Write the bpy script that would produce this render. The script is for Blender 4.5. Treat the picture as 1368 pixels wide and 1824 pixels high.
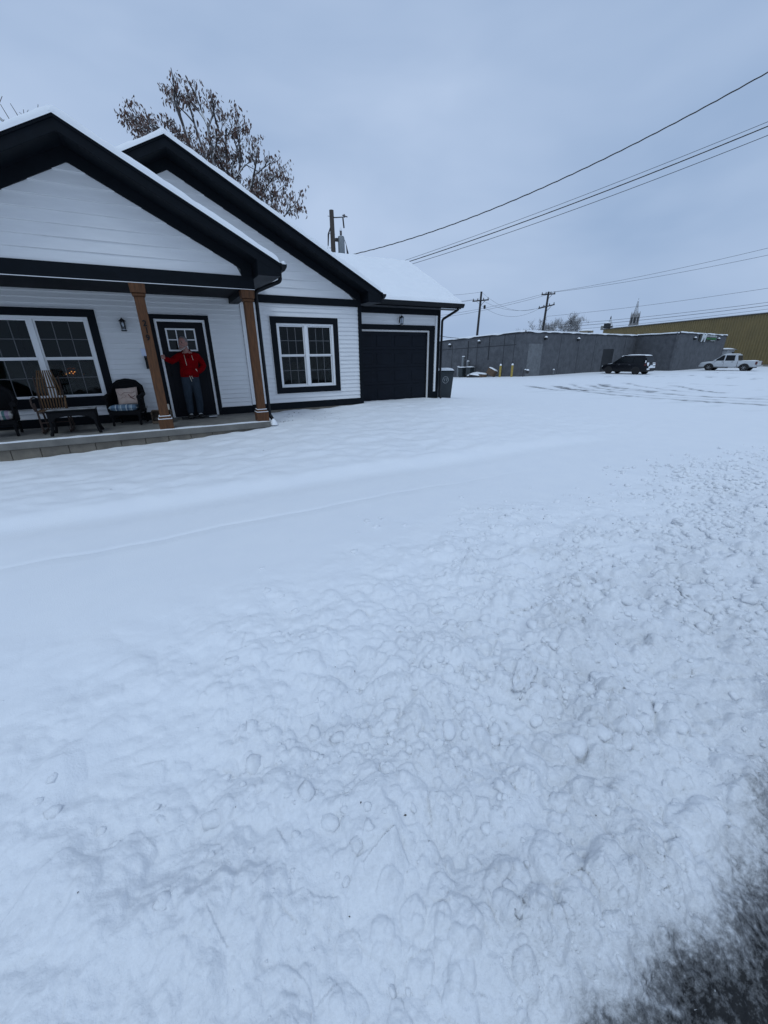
import bpy, bmesh, math, random
import numpy as np
from mathutils import Vector, Matrix, noise as mnoise

for _o in list(bpy.data.objects):
    bpy.data.objects.remove(_o)
S = bpy.context.scene
COL = S.collection
rad = math.radians

# ---------------------------------------------------------------- camera
# eye level is z = 0; X runs along the street, Y points from the street to the house
F_PX, YAW, PITCH, ROLL = 697.0, rad(28.3), rad(21.85), rad(-0.65)
fwd = Vector((math.sin(YAW) * math.cos(PITCH), math.cos(YAW) * math.cos(PITCH), -math.sin(PITCH)))
rgt0 = Vector((math.cos(YAW), -math.sin(YAW), 0))
up0 = rgt0.cross(fwd)
rgt = rgt0 * math.cos(ROLL) + up0 * math.sin(ROLL)
upv = -rgt0 * math.sin(ROLL) + up0 * math.cos(ROLL)
cam_data = bpy.data.cameras.new('camera')
cam = bpy.data.objects.new('camera', cam_data)
COL.objects.link(cam)
cam.matrix_world = Matrix(((rgt.x, upv.x, -fwd.x, 0), (rgt.y, upv.y, -fwd.y, 0), (rgt.z, upv.z, -fwd.z, 0), (0, 0, 0, 1)))
cam_data.sensor_fit = 'VERTICAL'
cam_data.sensor_height = 36.0
cam_data.sensor_width = 27.0
cam_data.lens = F_PX / 1824.0 * 36.0
cam_data.clip_start = 0.02
cam_data.clip_end = 3000
S.camera = cam

# ---------------------------------------------------------------- world, sun, exposure
SUN_EL, SUN_AZ = rad(60), rad(-140)          # azimuth from +Y towards +X
W = bpy.data.worlds.new('World')
S.world = W
W.use_nodes = True
nt = W.node_tree
nt.nodes.clear()
def wn(t, **k):
    n = nt.nodes.new(t)
    for a, v in k.items():
        setattr(n, a, v)
    return n
w_out = wn('ShaderNodeOutputWorld')
w_bg = wn('ShaderNodeBackground')
w_sky = wn('ShaderNodeTexSky', sky_type='NISHITA')
w_sky.sun_disc = False
w_sky.sun_elevation = SUN_EL
w_sky.sun_rotation = SUN_AZ
w_sky.air_density = 1.5
w_sky.dust_density = 2.0
w_sky.ozone_density = 2.0
w_tc = wn('ShaderNodeTexCoord')
w_map = wn('ShaderNodeMapping')
w_map.inputs['Scale'].default_value = (1.0, 1.0, 2.4)
w_n1 = wn('ShaderNodeTexNoise')
w_n1.inputs['Scale'].default_value = 1.7
w_n1.inputs['Detail'].default_value = 4.0
w_n1.inputs['Roughness'].default_value = 0.5
w_n1.inputs['Distortion'].default_value = 0.3
w_ramp = wn('ShaderNodeValToRGB')
w_ramp.color_ramp.elements[0].position = 0.30
w_ramp.color_ramp.elements[0].color = (3.22, 4.46, 6.62, 1)
w_ramp.color_ramp.elements[1].position = 0.70
w_ramp.color_ramp.elements[1].color = (4.80, 6.02, 8.14, 1)
w_sep = wn('ShaderNodeSeparateXYZ')
w_cov = wn('ShaderNodeMapRange')            # the cloud layer thins a little overhead
w_cov.inputs['From Min'].default_value = 0.0
w_cov.inputs['From Max'].default_value = 1.0
w_cov.inputs['To Min'].default_value = 0.98
w_cov.inputs['To Max'].default_value = 0.80
w_mix = wn('ShaderNodeMix', data_type='RGBA')
L = nt.links.new
L(w_tc.outputs['Generated'], w_map.inputs['Vector'])
L(w_map.outputs['Vector'], w_n1.inputs['Vector'])
L(w_n1.outputs['Fac'], w_ramp.inputs['Fac'])
L(w_tc.outputs['Generated'], w_sep.inputs['Vector'])
L(w_sep.outputs['Z'], w_cov.inputs['Value'])
L(w_cov.outputs['Result'], w_mix.inputs['Factor'])
L(w_sky.outputs['Color'], w_mix.inputs['A'])
L(w_ramp.outputs['Color'], w_mix.inputs['B'])
L(w_mix.outputs['Result'], w_bg.inputs['Color'])
w_bg.inputs['Strength'].default_value = 0.10
L(w_bg.outputs['Background'], w_out.inputs['Surface'])

sun_d = bpy.data.lights.new('sun', 'SUN')
sun_d.energy = 0.8
sun_d.angle = rad(22)
sun_d.color = (0.74, 0.89, 1.0)
sun = bpy.data.objects.new('sun', sun_d)
COL.objects.link(sun)
sd = Vector((math.sin(SUN_AZ) * math.cos(SUN_EL), math.cos(SUN_AZ) * math.cos(SUN_EL), math.sin(SUN_EL)))
sun.rotation_euler = sd.to_track_quat('Z', 'Y').to_euler()
sun.location = (0, 0, 30)

S.view_settings.view_transform = 'Standard'
S.view_settings.look = 'None'
S.view_settings.gamma = 1.0
S.view_settings.exposure = 0.0
S.view_settings.use_curve_mapping = False
S.render.engine = 'CYCLES'
S.cycles.max_bounces = 8
S.cycles.use_denoising = True

# ---------------------------------------------------------------- materials
MATS = {}
def mat(name, color, rough=0.6, metal=0.0, var=0.0, vscale=6.0, bump=0.0, bscale=40.0, spec=0.5, stretch=None, alt=None, detail=4.0, coat=0.0):
    """plain procedural material: base colour broken up by noise towards alt, and a noise bump"""
    if name in MATS:
        return MATS[name]
    m = bpy.data.materials.new(name)
    m.use_nodes = True
    t = m.node_tree
    p = t.nodes['Principled BSDF']
    p.inputs['Base Color'].default_value = (*color, 1)
    p.inputs['Roughness'].default_value = rough
    p.inputs['Metallic'].default_value = metal
    p.inputs['Specular IOR Level'].default_value = spec
    if coat:
        p.inputs['Coat Weight'].default_value = coat
    tc = t.nodes.new('ShaderNodeTexCoord')
    mp = t.nodes.new('ShaderNodeMapping')
    t.links.new(tc.outputs['Object'], mp.inputs['Vector'])
    if stretch:
        mp.inputs['Scale'].default_value = stretch
    if var > 0:
        n = t.nodes.new('ShaderNodeTexNoise')
        n.inputs['Scale'].default_value = vscale
        n.inputs['Detail'].default_value = detail
        n.inputs['Roughness'].default_value = 0.6
        t.links.new(mp.outputs['Vector'], n.inputs['Vector'])
        r = t.nodes.new('ShaderNodeMapRange')
        r.inputs['From Min'].default_value = 0.3
        r.inputs['From Max'].default_value = 0.7
        t.links.new(n.outputs['Fac'], r.inputs['Value'])
        x = t.nodes.new('ShaderNodeMix')
        x.data_type = 'RGBA'
        a = alt if alt else tuple(c * (1 - var) for c in color)
        x.inputs['A'].default_value = (*color, 1)
        x.inputs['B'].default_value = (*a, 1)
        t.links.new(r.outputs['Result'], x.inputs['Factor'])
        t.links.new(x.outputs['Result'], p.inputs['Base Color'])
    if bump > 0:
        n2 = t.nodes.new('ShaderNodeTexNoise')
        n2.inputs['Scale'].default_value = bscale
        n2.inputs['Detail'].default_value = 5.0
        t.links.new(mp.outputs['Vector'], n2.inputs['Vector'])
        b = t.nodes.new('ShaderNodeBump')
        b.inputs['Strength'].default_value = 1.0
        b.inputs['Distance'].default_value = bump
        t.links.new(n2.outputs['Fac'], b.inputs['Height'])
        t.links.new(b.outputs['Normal'], p.inputs['Normal'])
    MATS[name] = m
    return m

def snow_mat(name, dirty=False):
    m = bpy.data.materials.new(name)
    m.use_nodes = True
    t = m.node_tree
    p = t.nodes['Principled BSDF']
    p.inputs['Roughness'].default_value = 0.55
    p.inputs['Specular IOR Level'].default_value = 0.25
    tc = t.nodes.new('ShaderNodeTexCoord')
    n = t.nodes.new('ShaderNodeTexNoise')
    n.inputs['Scale'].default_value = 3.0
    n.inputs['Detail'].default_value = 6
    t.links.new(tc.outputs['Object'], n.inputs['Vector'])
    x = t.nodes.new('ShaderNodeMix')
    x.data_type = 'RGBA'
    x.inputs['A'].default_value = (0.86, 0.87, 0.88, 1)
    x.inputs['B'].default_value = (0.79, 0.81, 0.84, 1)
    t.links.new(n.outputs['Fac'], x.inputs['Factor'])
    last = x.outputs['Result']
    if dirty:
        at = t.nodes.new('ShaderNodeAttribute')
        at.attribute_name = 'dirt'
        n3 = t.nodes.new('ShaderNodeTexNoise')
        n3.inputs['Scale'].default_value = 48.0
        n3.inputs['Detail'].default_value = 8
        n3.inputs['Roughness'].default_value = 0.7
        t.links.new(tc.outputs['Object'], n3.inputs['Vector'])
        mr = t.nodes.new('ShaderNodeMapRange')
        mr.inputs['From Min'].default_value = 0.25
        mr.inputs['From Max'].default_value = 0.75
        mr.inputs['To Min'].default_value = -0.36
        mr.inputs['To Max'].default_value = 0.36
        t.links.new(n3.outputs['Fac'], mr.inputs['Value'])
        ad = t.nodes.new('ShaderNodeMath'); ad.operation = 'MULTIPLY_ADD'
        # dirt + noise * dirt-ish weight
        sm = t.nodes.new('ShaderNodeMath'); sm.operation = 'MULTIPLY'
        t.links.new(mr.outputs['Result'], sm.inputs[0])
        wt = t.nodes.new('ShaderNodeMath'); wt.operation = 'SQRT'
        t.links.new(at.outputs['Fac'], wt.inputs[0])
        t.links.new(wt.outputs[0], sm.inputs[1])
        ad2 = t.nodes.new('ShaderNodeMath'); ad2.operation = 'ADD'; ad2.use_clamp = True
        t.links.new(sm.outputs[0], ad2.inputs[0])
        t.links.new(at.outputs['Fac'], ad2.inputs[1])
        t.nodes.remove(ad)
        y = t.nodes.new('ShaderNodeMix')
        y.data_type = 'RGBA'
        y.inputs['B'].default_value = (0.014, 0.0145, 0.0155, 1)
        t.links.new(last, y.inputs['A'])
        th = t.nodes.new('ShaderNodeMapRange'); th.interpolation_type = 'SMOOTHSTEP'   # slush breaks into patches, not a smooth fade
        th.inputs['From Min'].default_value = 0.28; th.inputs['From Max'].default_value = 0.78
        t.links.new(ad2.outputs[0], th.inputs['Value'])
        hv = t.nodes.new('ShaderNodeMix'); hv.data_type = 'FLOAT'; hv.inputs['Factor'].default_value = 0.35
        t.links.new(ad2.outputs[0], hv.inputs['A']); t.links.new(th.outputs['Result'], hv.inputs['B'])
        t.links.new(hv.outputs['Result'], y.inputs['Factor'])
        last = y.outputs['Result']
    t.links.new(last, p.inputs['Base Color'])
    n2 = t.nodes.new('ShaderNodeTexNoise')
    n2.inputs['Scale'].default_value = 130.0
    n2.inputs['Detail'].default_value = 4
    t.links.new(tc.outputs['Object'], n2.inputs['Vector'])
    b = t.nodes.new('ShaderNodeBump')
    b.inputs['Distance'].default_value = 0.003
    b.inputs['Strength'].default_value = 0.8
    t.links.new(n2.outputs['Fac'], b.inputs['Height'])
    t.links.new(b.outputs['Normal'], p.inputs['Normal'])
    if dirty:                                             # coarse crumbs where the plough has broken the snow
        ar = t.nodes.new('ShaderNodeAttribute'); ar.attribute_name = 'rough'
        n5 = t.nodes.new('ShaderNodeTexNoise')
        n5.inputs['Scale'].default_value = 34.0; n5.inputs['Detail'].default_value = 7; n5.inputs['Roughness'].default_value = 0.62
        t.links.new(tc.outputs['Object'], n5.inputs['Vector'])
        mh = t.nodes.new('ShaderNodeMath'); mh.operation = 'MULTIPLY'
        t.links.new(n5.outputs['Fac'], mh.inputs[0]); t.links.new(ar.outputs['Fac'], mh.inputs[1])
        b5 = t.nodes.new('ShaderNodeBump'); b5.inputs['Distance'].default_value = 0.016; b5.inputs['Strength'].default_value = 1.0
        t.links.new(mh.outputs[0], b5.inputs['Height'])
        t.links.new(b5.outputs['Normal'], b.inputs['Normal'])
    MATS[name] = m
    return m

def snowy(name, color, rough=0.8, lo=0.25, hi=0.65, var=0.3, vscale=8, amount=1.0):
    """material of a thing with snow caught on its upward faces"""
    m = mat(name, color, rough, var=var, vscale=vscale, bump=0.002, bscale=60)
    t = m.node_tree
    p = t.nodes['Principled BSDF']
    src = p.inputs['Base Color'].links[0].from_socket
    g = t.nodes.new('ShaderNodeNewGeometry')
    sp = t.nodes.new('ShaderNodeSeparateXYZ')
    t.links.new(g.outputs['Normal'], sp.inputs['Vector'])
    tc = t.nodes.new('ShaderNodeTexCoord')
    n = t.nodes.new('ShaderNodeTexNoise')
    n.inputs['Scale'].default_value = 5
    t.links.new(tc.outputs['Object'], n.inputs['Vector'])
    ma = t.nodes.new('ShaderNodeMath'); ma.operation = 'MULTIPLY_ADD'
    ma.inputs[1].default_value = 0.8
    ma.inputs[2].default_value = -0.4
    t.links.new(n.outputs['Fac'], ma.inputs[0])
    ad = t.nodes.new('ShaderNodeMath'); ad.operation = 'ADD'
    t.links.new(ma.outputs[0], ad.inputs[0]); t.links.new(sp.outputs['Z'], ad.inputs[1])
    mr = t.nodes.new('ShaderNodeMapRange')
    mr.inputs['From Min'].default_value = lo
    mr.inputs['From Max'].default_value = hi
    mr.inputs['To Max'].default_value = amount
    t.links.new(ad.outputs[0], mr.inputs['Value'])
    x = t.nodes.new('ShaderNodeMix'); x.data_type = 'RGBA'
    x.inputs['B'].default_value = (0.83, 0.85, 0.87, 1)
    t.links.new(src, x.inputs['A'])
    t.links.new(mr.outputs['Result'], x.inputs['Factor'])
    t.links.new(x.outputs['Result'], p.inputs['Base Color'])
    return m

def glass_mat(name, tint=(0.50, 0.58, 0.58), rough=0.03, refl=1.33):
    m = bpy.data.materials.new(name)
    m.use_nodes = True
    t = m.node_tree
    t.nodes.clear()
    o = t.nodes.new('ShaderNodeOutputMaterial')
    mx = t.nodes.new('ShaderNodeMixShader')
    fr = t.nodes.new('ShaderNodeFresnel')
    fr.inputs['IOR'].default_value = refl
    tr = t.nodes.new('ShaderNodeBsdfTransparent')
    tr.inputs['Color'].default_value = (*tint, 1)
    gl = t.nodes.new('ShaderNodeBsdfGlossy')
    gl.inputs['Roughness'].default_value = rough
    tc = t.nodes.new('ShaderNodeTexCoord')
    n = t.nodes.new('ShaderNodeTexNoise')
    n.inputs['Scale'].default_value = 2.2
    t.links.new(tc.outputs['Object'], n.inputs['Vector'])
    b = t.nodes.new('ShaderNodeBump')
    b.inputs['Distance'].default_value = 0.004
    t.links.new(n.outputs['Fac'], b.inputs['Height'])
    t.links.new(b.outputs['Normal'], gl.inputs['Normal'])
    t.links.new(fr.outputs[0], mx.inputs[0])
    t.links.new(tr.outputs[0], mx.inputs[1])
    t.links.new(gl.outputs[0], mx.inputs[2])
    t.links.new(mx.outputs[0], o.inputs['Surface'])
    MATS[name] = m
    return m

def emit_mat(name, color, strength):
    m = bpy.data.materials.new(name)
    m.use_nodes = True
    p = m.node_tree.nodes['Principled BSDF']
    p.inputs['Base Color'].default_value = (*color, 1)
    p.inputs['Emission Color'].default_value = (*color, 1)
    p.inputs['Emission Strength'].default_value = strength
    MATS[name] = m
    return m

SNOW = snow_mat('snow')
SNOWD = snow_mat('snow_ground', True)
NAVY = mat('trim_paint', (0.0050, 0.0078, 0.0115), 0.6, var=0.35, vscale=5, bump=0.0006, bscale=30, spec=0.12)
SIDING = mat('white_siding', (0.74, 0.745, 0.75), 0.5, var=0.07, vscale=2.5, bump=0.0006, bscale=25, stretch=(1, 1, 6))
VINYL = mat('white_vinyl', (0.76, 0.765, 0.77), 0.4, var=0.06, vscale=3)
JAMB = mat('painted_jamb', (0.60, 0.585, 0.57), 0.5, var=0.12, vscale=4)
SOFFIT = mat('dark_soffit', (0.005, 0.007, 0.011), 0.7, var=0.3, vscale=4, spec=0.1)
POSTWOOD = mat('stained_post_wood', (0.125, 0.052, 0.020), 0.6, var=0.6, vscale=9, bump=0.002, bscale=22, stretch=(5, 5, 0.5), alt=(0.058, 0.026, 0.012), spec=0.25)
CONC = mat('concrete', (0.19, 0.18, 0.16), 0.85, var=0.5, vscale=3.0, bump=0.003, bscale=30, alt=(0.115, 0.11, 0.10), detail=8)
CONCD = mat('foundation_block', (0.20, 0.175, 0.14), 0.9, var=0.5, vscale=4.0, bump=0.004, bscale=24, alt=(0.10, 0.09, 0.075), detail=8)
GLASS = glass_mat('window_glass')
BLACK = mat('black_metal', (0.005, 0.005, 0.006), 0.5, var=0.2, vscale=20, spec=0.2)
DOORP = mat('door_paint', (0.0035, 0.0045, 0.0085), 0.5, var=0.25, vscale=4, spec=0.15)
GARP = mat('garage_door_paint', (0.0055, 0.0085, 0.0145), 0.55, var=0.3, vscale=3, bump=0.0005, bscale=60, spec=0.15)
WOODD = mat('interior_wood', (0.12, 0.08, 0.05), 0.6, var=0.3)
ROOM = mat('room_paint', (0.11, 0.12, 0.12), 0.8, var=0.1)

# ---------------------------------------------------------------- mesh helpers
WLOC = {}
class MB:
    def __init__(s):
        s.v = []; s.f = []; s.m = []; s.cur = 0
    def add(s, vs, fs):
        b = len(s.v)
        s.v += [tuple(p) for p in vs]
        s.f += [tuple(i + b for i in f) for f in fs]
        s.m += [s.cur] * len(fs)
        return s
    def box(s, x0, x1, y0, y1, z0, z1):
        vs = [(x0, y0, z0), (x1, y0, z0), (x1, y1, z0), (x0, y1, z0), (x0, y0, z1), (x1, y0, z1), (x1, y1, z1), (x0, y1, z1)]
        return s.add(vs, [(0, 3, 2, 1), (4, 5, 6, 7), (0, 1, 5, 4), (1, 2, 6, 5), (2, 3, 7, 6), (3, 0, 4, 7)])
    def hexa(s, lo, hi):
        """four bottom corners and four top corners, both counter-clockwise from above"""
        return s.add(list(lo) + list(hi), [(0, 3, 2, 1), (4, 5, 6, 7), (0, 1, 5, 4), (1, 2, 6, 5), (2, 3, 7, 6), (3, 0, 4, 7)])
    def prism(s, poly, axis, a, b):
        """2-D polygon extruded along an axis from a to b; poly in the other two axes in xyz order"""
        def P(q, t):
            if axis == 'x': return (t, q[0], q[1])
            if axis == 'y': return (q[0], t, q[1])
            return (q[0], q[1], t)
        n = len(poly)
        vs = [P(q, a) for q in poly] + [P(q, b) for q in poly]
        fs = [tuple(range(n))[::-1], tuple(range(n, 2 * n))] + [(i, (i + 1) % n, n + (i + 1) % n, n + i) for i in range(n)]
        return s.add(vs, fs)
    def tube(s, pts, r, n=8, caps=True, squash=1.0):
        pts = [Vector(p) for p in pts]
        rs = r if isinstance(r, (list, tuple)) else [r] * len(pts)
        rings = []
        ref = None
        for i, p in enumerate(pts):
            t = (pts[min(i + 1, len(pts) - 1)] - pts[max(i - 1, 0)]).normalized()
            if ref is None:
                ref = Vector((0, 0, 1)) if abs(t.z) < 0.9 else Vector((1, 0, 0))
            u = (ref - t * ref.dot(t)).normalized()
            ref = u
            w = t.cross(u)
            rings.append([p + (u * math.cos(2 * math.pi * k / n) + w * math.sin(2 * math.pi * k / n) * squash) * rs[i] for k in range(n)])
        vs = [q for R_ in rings for q in R_]
        fs = []
        for i in range(len(pts) - 1):
            for k in range(n):
                fs.append((i * n + k, i * n + (k + 1) % n, (i + 1) * n + (k + 1) % n, (i + 1) * n + k))
        if caps:
            fs.append(tuple(range(n))[::-1])
            fs.append(tuple((len(pts) - 1) * n + k for k in range(n)))
        return s.add(vs, fs)
    def lathe(s, c, prof, n=16, axis='z'):
        """profile (radius, height) turned round an axis through c"""
        vs = []
        for r_, h in prof:
            for k in range(n):
                a = 2 * math.pi * k / n
                q = (r_ * math.cos(a), r_ * math.sin(a), h)
                if axis == 'x': q = (h, q[0], q[1])
                if axis == 'y': q = (q[0], h, q[1])
                vs.append((c[0] + q[0], c[1] + q[1], c[2] + q[2]))
        fs = []
        m = len(prof)
        for i in range(m - 1):
            for k in range(n):
                fs.append((i * n + k, i * n + (k + 1) % n, (i + 1) * n + (k + 1) % n, (i + 1) * n + k))
        fs.append(tuple(range(n))[::-1]); fs.append(tuple((m - 1) * n + k for k in range(n)))
        return s.add(vs, fs)
    def loft(s, rings):
        n = len(rings[0])
        vs = [q for R_ in rings for q in R_]
        fs = []
        for i in range(len(rings) - 1):
            for k in range(n):
                fs.append((i * n + k, i * n + (k + 1) % n, (i + 1) * n + (k + 1) % n, (i + 1) * n + k))
        fs.append(tuple(range(n))[::-1]); fs.append(tuple((len(rings) - 1) * n + k for k in range(n)))
        return s.add(vs, fs)
    def mesh(s, name, bevel=0.0, smooth=False, seg=1):
        me = bpy.data.meshes.new(name)
        me.from_pydata(s.v, [], s.f)
        bm = bmesh.new()
        bm.from_mesh(me)
        for f, mi in zip(bm.faces, s.m):
            f.material_index = mi
        bmesh.ops.recalc_face_normals(bm, faces=bm.faces)
        if bevel > 0:
            ed = [e for e in bm.edges if len(e.link_faces) == 2 and e.calc_face_angle(0) > 0.5]
            bmesh.ops.bevel(bm, geom=ed, offset=bevel, segments=seg, affect='EDGES', profile=0.6, clamp_overlap=True)
        if smooth:
            for f in bm.faces:
                f.smooth = True
        bm.to_mesh(me)
        bm.free()
        if smooth:
            try:
                me.set_sharp_from_angle(angle=rad(40))
            except Exception:
                pass
        return me
    def build(s, name, m, parent=None, bevel=0.0, smooth=False, seg=1):
        me = s.mesh(name, bevel, smooth, seg)
        for q in (m if isinstance(m, (list, tuple)) else [m]):
            me.materials.append(q)
        return link(name, me, parent)

def link(name, data, parent=None):
    o = bpy.data.objects.new(name, data)
    COL.objects.link(o)
    if parent is not None:
        o.parent = parent
        if parent.name in WLOC:
            o.location = -WLOC[parent.name]
    return o

def tag(o, label=None, cat=None, group=None, kind=None):
    if label: o['label'] = label
    if cat: o['category'] = cat
    if group: o['group'] = group
    if kind: o['kind'] = kind
    return o

def thing(name, label, cat, loc=(0, 0, 0), rz=0.0, group=None, world=False):
    """Empty at the base of a thing; world=True: its parts are written in world coordinates"""
    o = bpy.data.objects.new(name, None)
    COL.objects.link(o)
    o.location = loc
    o.rotation_euler = (0, 0, rz)
    o.empty_display_size = 0.2
    tag(o, label, cat, group)
    if world:
        WLOC[o.name] = Vector(loc)
    return o

def copy_tree(o, parent=None):
    c = o.copy()
    COL.objects.link(c)
    if parent is not None:
        c.parent = parent
    for ch in list(o.children):
        copy_tree(ch, c)
    return c

def text_obj(name, body, size, m, parent, matrix, extrude=0.003, shear=0.0, offset=0.0):
    cu = bpy.data.curves.new(name, 'FONT')
    cu.body = body
    cu.size = size
    cu.extrude = extrude
    cu.shear = shear
    cu.offset = offset
    cu.align_x = 'CENTER'
    cu.align_y = 'CENTER'
    cu.resolution_u = 3
    cu.materials.append(m)
    tmp = bpy.data.objects.new(name + '_tmp', cu); COL.objects.link(tmp)
    me = bpy.data.meshes.new_from_object(tmp.evaluated_get(bpy.context.evaluated_depsgraph_get()))
    bpy.data.objects.remove(tmp)
    me.materials.clear(); me.materials.append(m)
    o = link(name, me, parent)
    if parent is not None and parent.name in WLOC:
        matrix = Matrix.Translation(-WLOC[parent.name]) @ matrix
    o.matrix_local = matrix
    return o

# ---------------------------------------------------------------- numpy noise
_rs = np.random.RandomState(7)
_perm = _rs.permutation(512)
_perm = np.concatenate([_perm, _perm])
_ga = _rs.rand(512) * 2 * np.pi
_gx, _gy = np.cos(_ga), np.sin(_ga)
def pnoise(x, y):
    xi = np.floor(x).astype(np.int64); yi = np.floor(y).astype(np.int64)
    xf = x - xi; yf = y - yi
    xi &= 511; yi &= 511
    u = xf * xf * xf * (xf * (xf * 6 - 15) + 10)
    v = yf * yf * yf * (yf * (yf * 6 - 15) + 10)
    def g(ix, iy, dx, dy):
        h = _perm[_perm[ix & 511] + (iy & 511)]
        return _gx[h] * dx + _gy[h] * dy
    a = g(xi, yi, xf, yf); b = g(xi + 1, yi, xf - 1, yf)
    c = g(xi, yi + 1, xf, yf - 1); d = g(xi + 1, yi + 1, xf - 1, yf - 1)
    return ((a + (b - a) * u) * (1 - v) + (c + (d - c) * u) * v) * 1.45
def worley(x, y, seed=0):
    """distance to the nearest jittered point and that point's random value"""
    xi = np.floor(x).astype(np.int64); yi = np.floor(y).astype(np.int64)
    best = np.full(x.shape, 9.0); val = np.zeros(x.shape)
    rx = np.random.RandomState(100 + seed).rand(1024); ry = np.random.RandomState(200 + seed).rand(1024); rv = np.random.RandomState(300 + seed).rand(1024)
    for ox in (-1, 0, 1):
        for oy in (-1, 0, 1):
            cx = xi + ox; cy = yi + oy
            h = _perm[_perm[cx & 511] + (cy & 511)]
            d = np.hypot(cx + rx[h] - x, cy + ry[h] - y)
            k = d < best
            best = np.where(k, d, best); val = np.where(k, rv[h], val)
    return best, val
def sst(a, b, x):
    t = np.clip((x - a) / (b - a), 0, 1)
    return t * t * (3 - 2 * t)
# ================================================================ ground
ROAD_Z = -1.765
_cp = np.array([
 (-30, 2, -1.70), (-8, 2, -1.64), (-2, 3, -1.63), (0, 2, -1.60), (3, 3, -1.63), (6, 3, -1.68), (10, 3, -1.76), (16, 3, -1.88), (22, 3, -1.95), (40, 3, -2.02), (70, 3, -2.1),
 (-6, 5.2, -1.66), (0, 5.2, -1.65), (4, 5.2, -1.66), (8, 5.2, -1.71), (13, 6, -1.82), (20, 9, -1.96), (20, 16, -1.97),
 (-6, 8.7, -1.61), (-2.6, 8.7, -1.605), (-0.3, 8.7, -1.55), (1.94, 8.7, -1.425), (2.3, 9.6, -1.39), (3.5, 9.6, -1.37), (2.4, 10.4, -1.345), (5, 10.35, -1.285), (6.5, 11.1, -1.325), (7.9, 11.1, -1.345), (9, 11, -1.46), (9.7, 12.9, -1.57), (11, 11, -1.62), (13, 13, -1.74),
 (0, 9.6, -1.58), (-4, 10, -1.62), (0, 13, -1.6), (5, 14, -1.55), (8, 15, -1.6), (10, 17, -1.75), (14, 20, -1.9),
 (26, 27, -2.04), (31, 29, -2.09), (28, 35, -2.33), (29, 41, -2.58), (24, 33, -2.25), (43, 26, -2.10), (43, 31, -2.12), (57, 23, -2.08), (70, 28, -2.1), (85, 30, -2.12),
 (-30, 30, -1.8), (0, 45, -2.3), (30, 60, -2.8), (120, 60, -2.6), (60, 120, -3.0), (-80, 100, -2.6), (250, 0, -2.6), (250, 200, -3.0), (-200, 0, -2.2), (0, 300, -3.2), (0, -40, -1.8), (-60, -40, -1.9), (60, -40, -2.1), (0, -250, -2.2)], float)
def _phi(dx, dy):
    return np.sqrt(dx * dx + dy * dy + 0.6)
_n = len(_cp)
_A = np.zeros((_n + 1, _n + 1))
_A[:_n, :_n] = _phi(_cp[:, None, 0] - _cp[None, :, 0], _cp[:, None, 1] - _cp[None, :, 1])
_A[:_n, _n] = 1; _A[_n, :_n] = 1
_wt = np.linalg.solve(_A, np.append(_cp[:, 2], 0))
def base_h(x, y):
    h = np.full(x.shape, _wt[-1])
    for i in range(_n):
        h += _wt[i] * _phi(x - _cp[i, 0], y - _cp[i, 1])
    return h
TRACKS = [
 [(21.3,19.3),(20.4,17.3),(20.0,15.6),(20.3,14.3),(19.8,12.3),(19.7,10.6),(20.0,8.8),(20.6,6.6),(21.5,3)],
 [(22.6,18.0),(21.3,16.2),(21.2,15.0),(21.7,13.7)],
 [(24.9,18.7),(22.7,16.4),(21.5,14.4),(21.0,12.5),(20.8,10.8),(21.3,9.1),(21.8,7.1),(23,3)],
 [(25.1,17.5),(23.5,15.8),(22.8,14.4),(22.8,13.0),(22.7,11.7),(22.3,10.4),(23.3,7.6),(24.5,3)],
 [(26.5,17.5),(25.0,16.2),(24.1,14.4),(23.6,12.7)],
 [(28.9,17.4),(26.8,15.2),(25.6,13.3),(24.8,11.6)],
 [(29.1,14.5),(27.8,13.0),(26.4,11.8),(25.3,10.1)],
 [(35.8,23.4),(39.4,21.6),(41.3,18.2),(40.3,14.2)],
 [(31.5,16.4),(31.4,13.7),(31.7,11.5)],
 [(44, 22), (43, 18), (42, 14)], [(52, 22), (50, 18), (48, 13)]]
TRW = [0.26, 0.34, 0.2, 0.24, 0.34, 0.22, 0.2, 0.16, 0.14, 0.2, 0.2]
TRS = [0.75, 1.0, 0.6, 0.7, 0.95, 0.6, 0.9, 0.7, 0.5, 0.6, 0.6]

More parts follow.
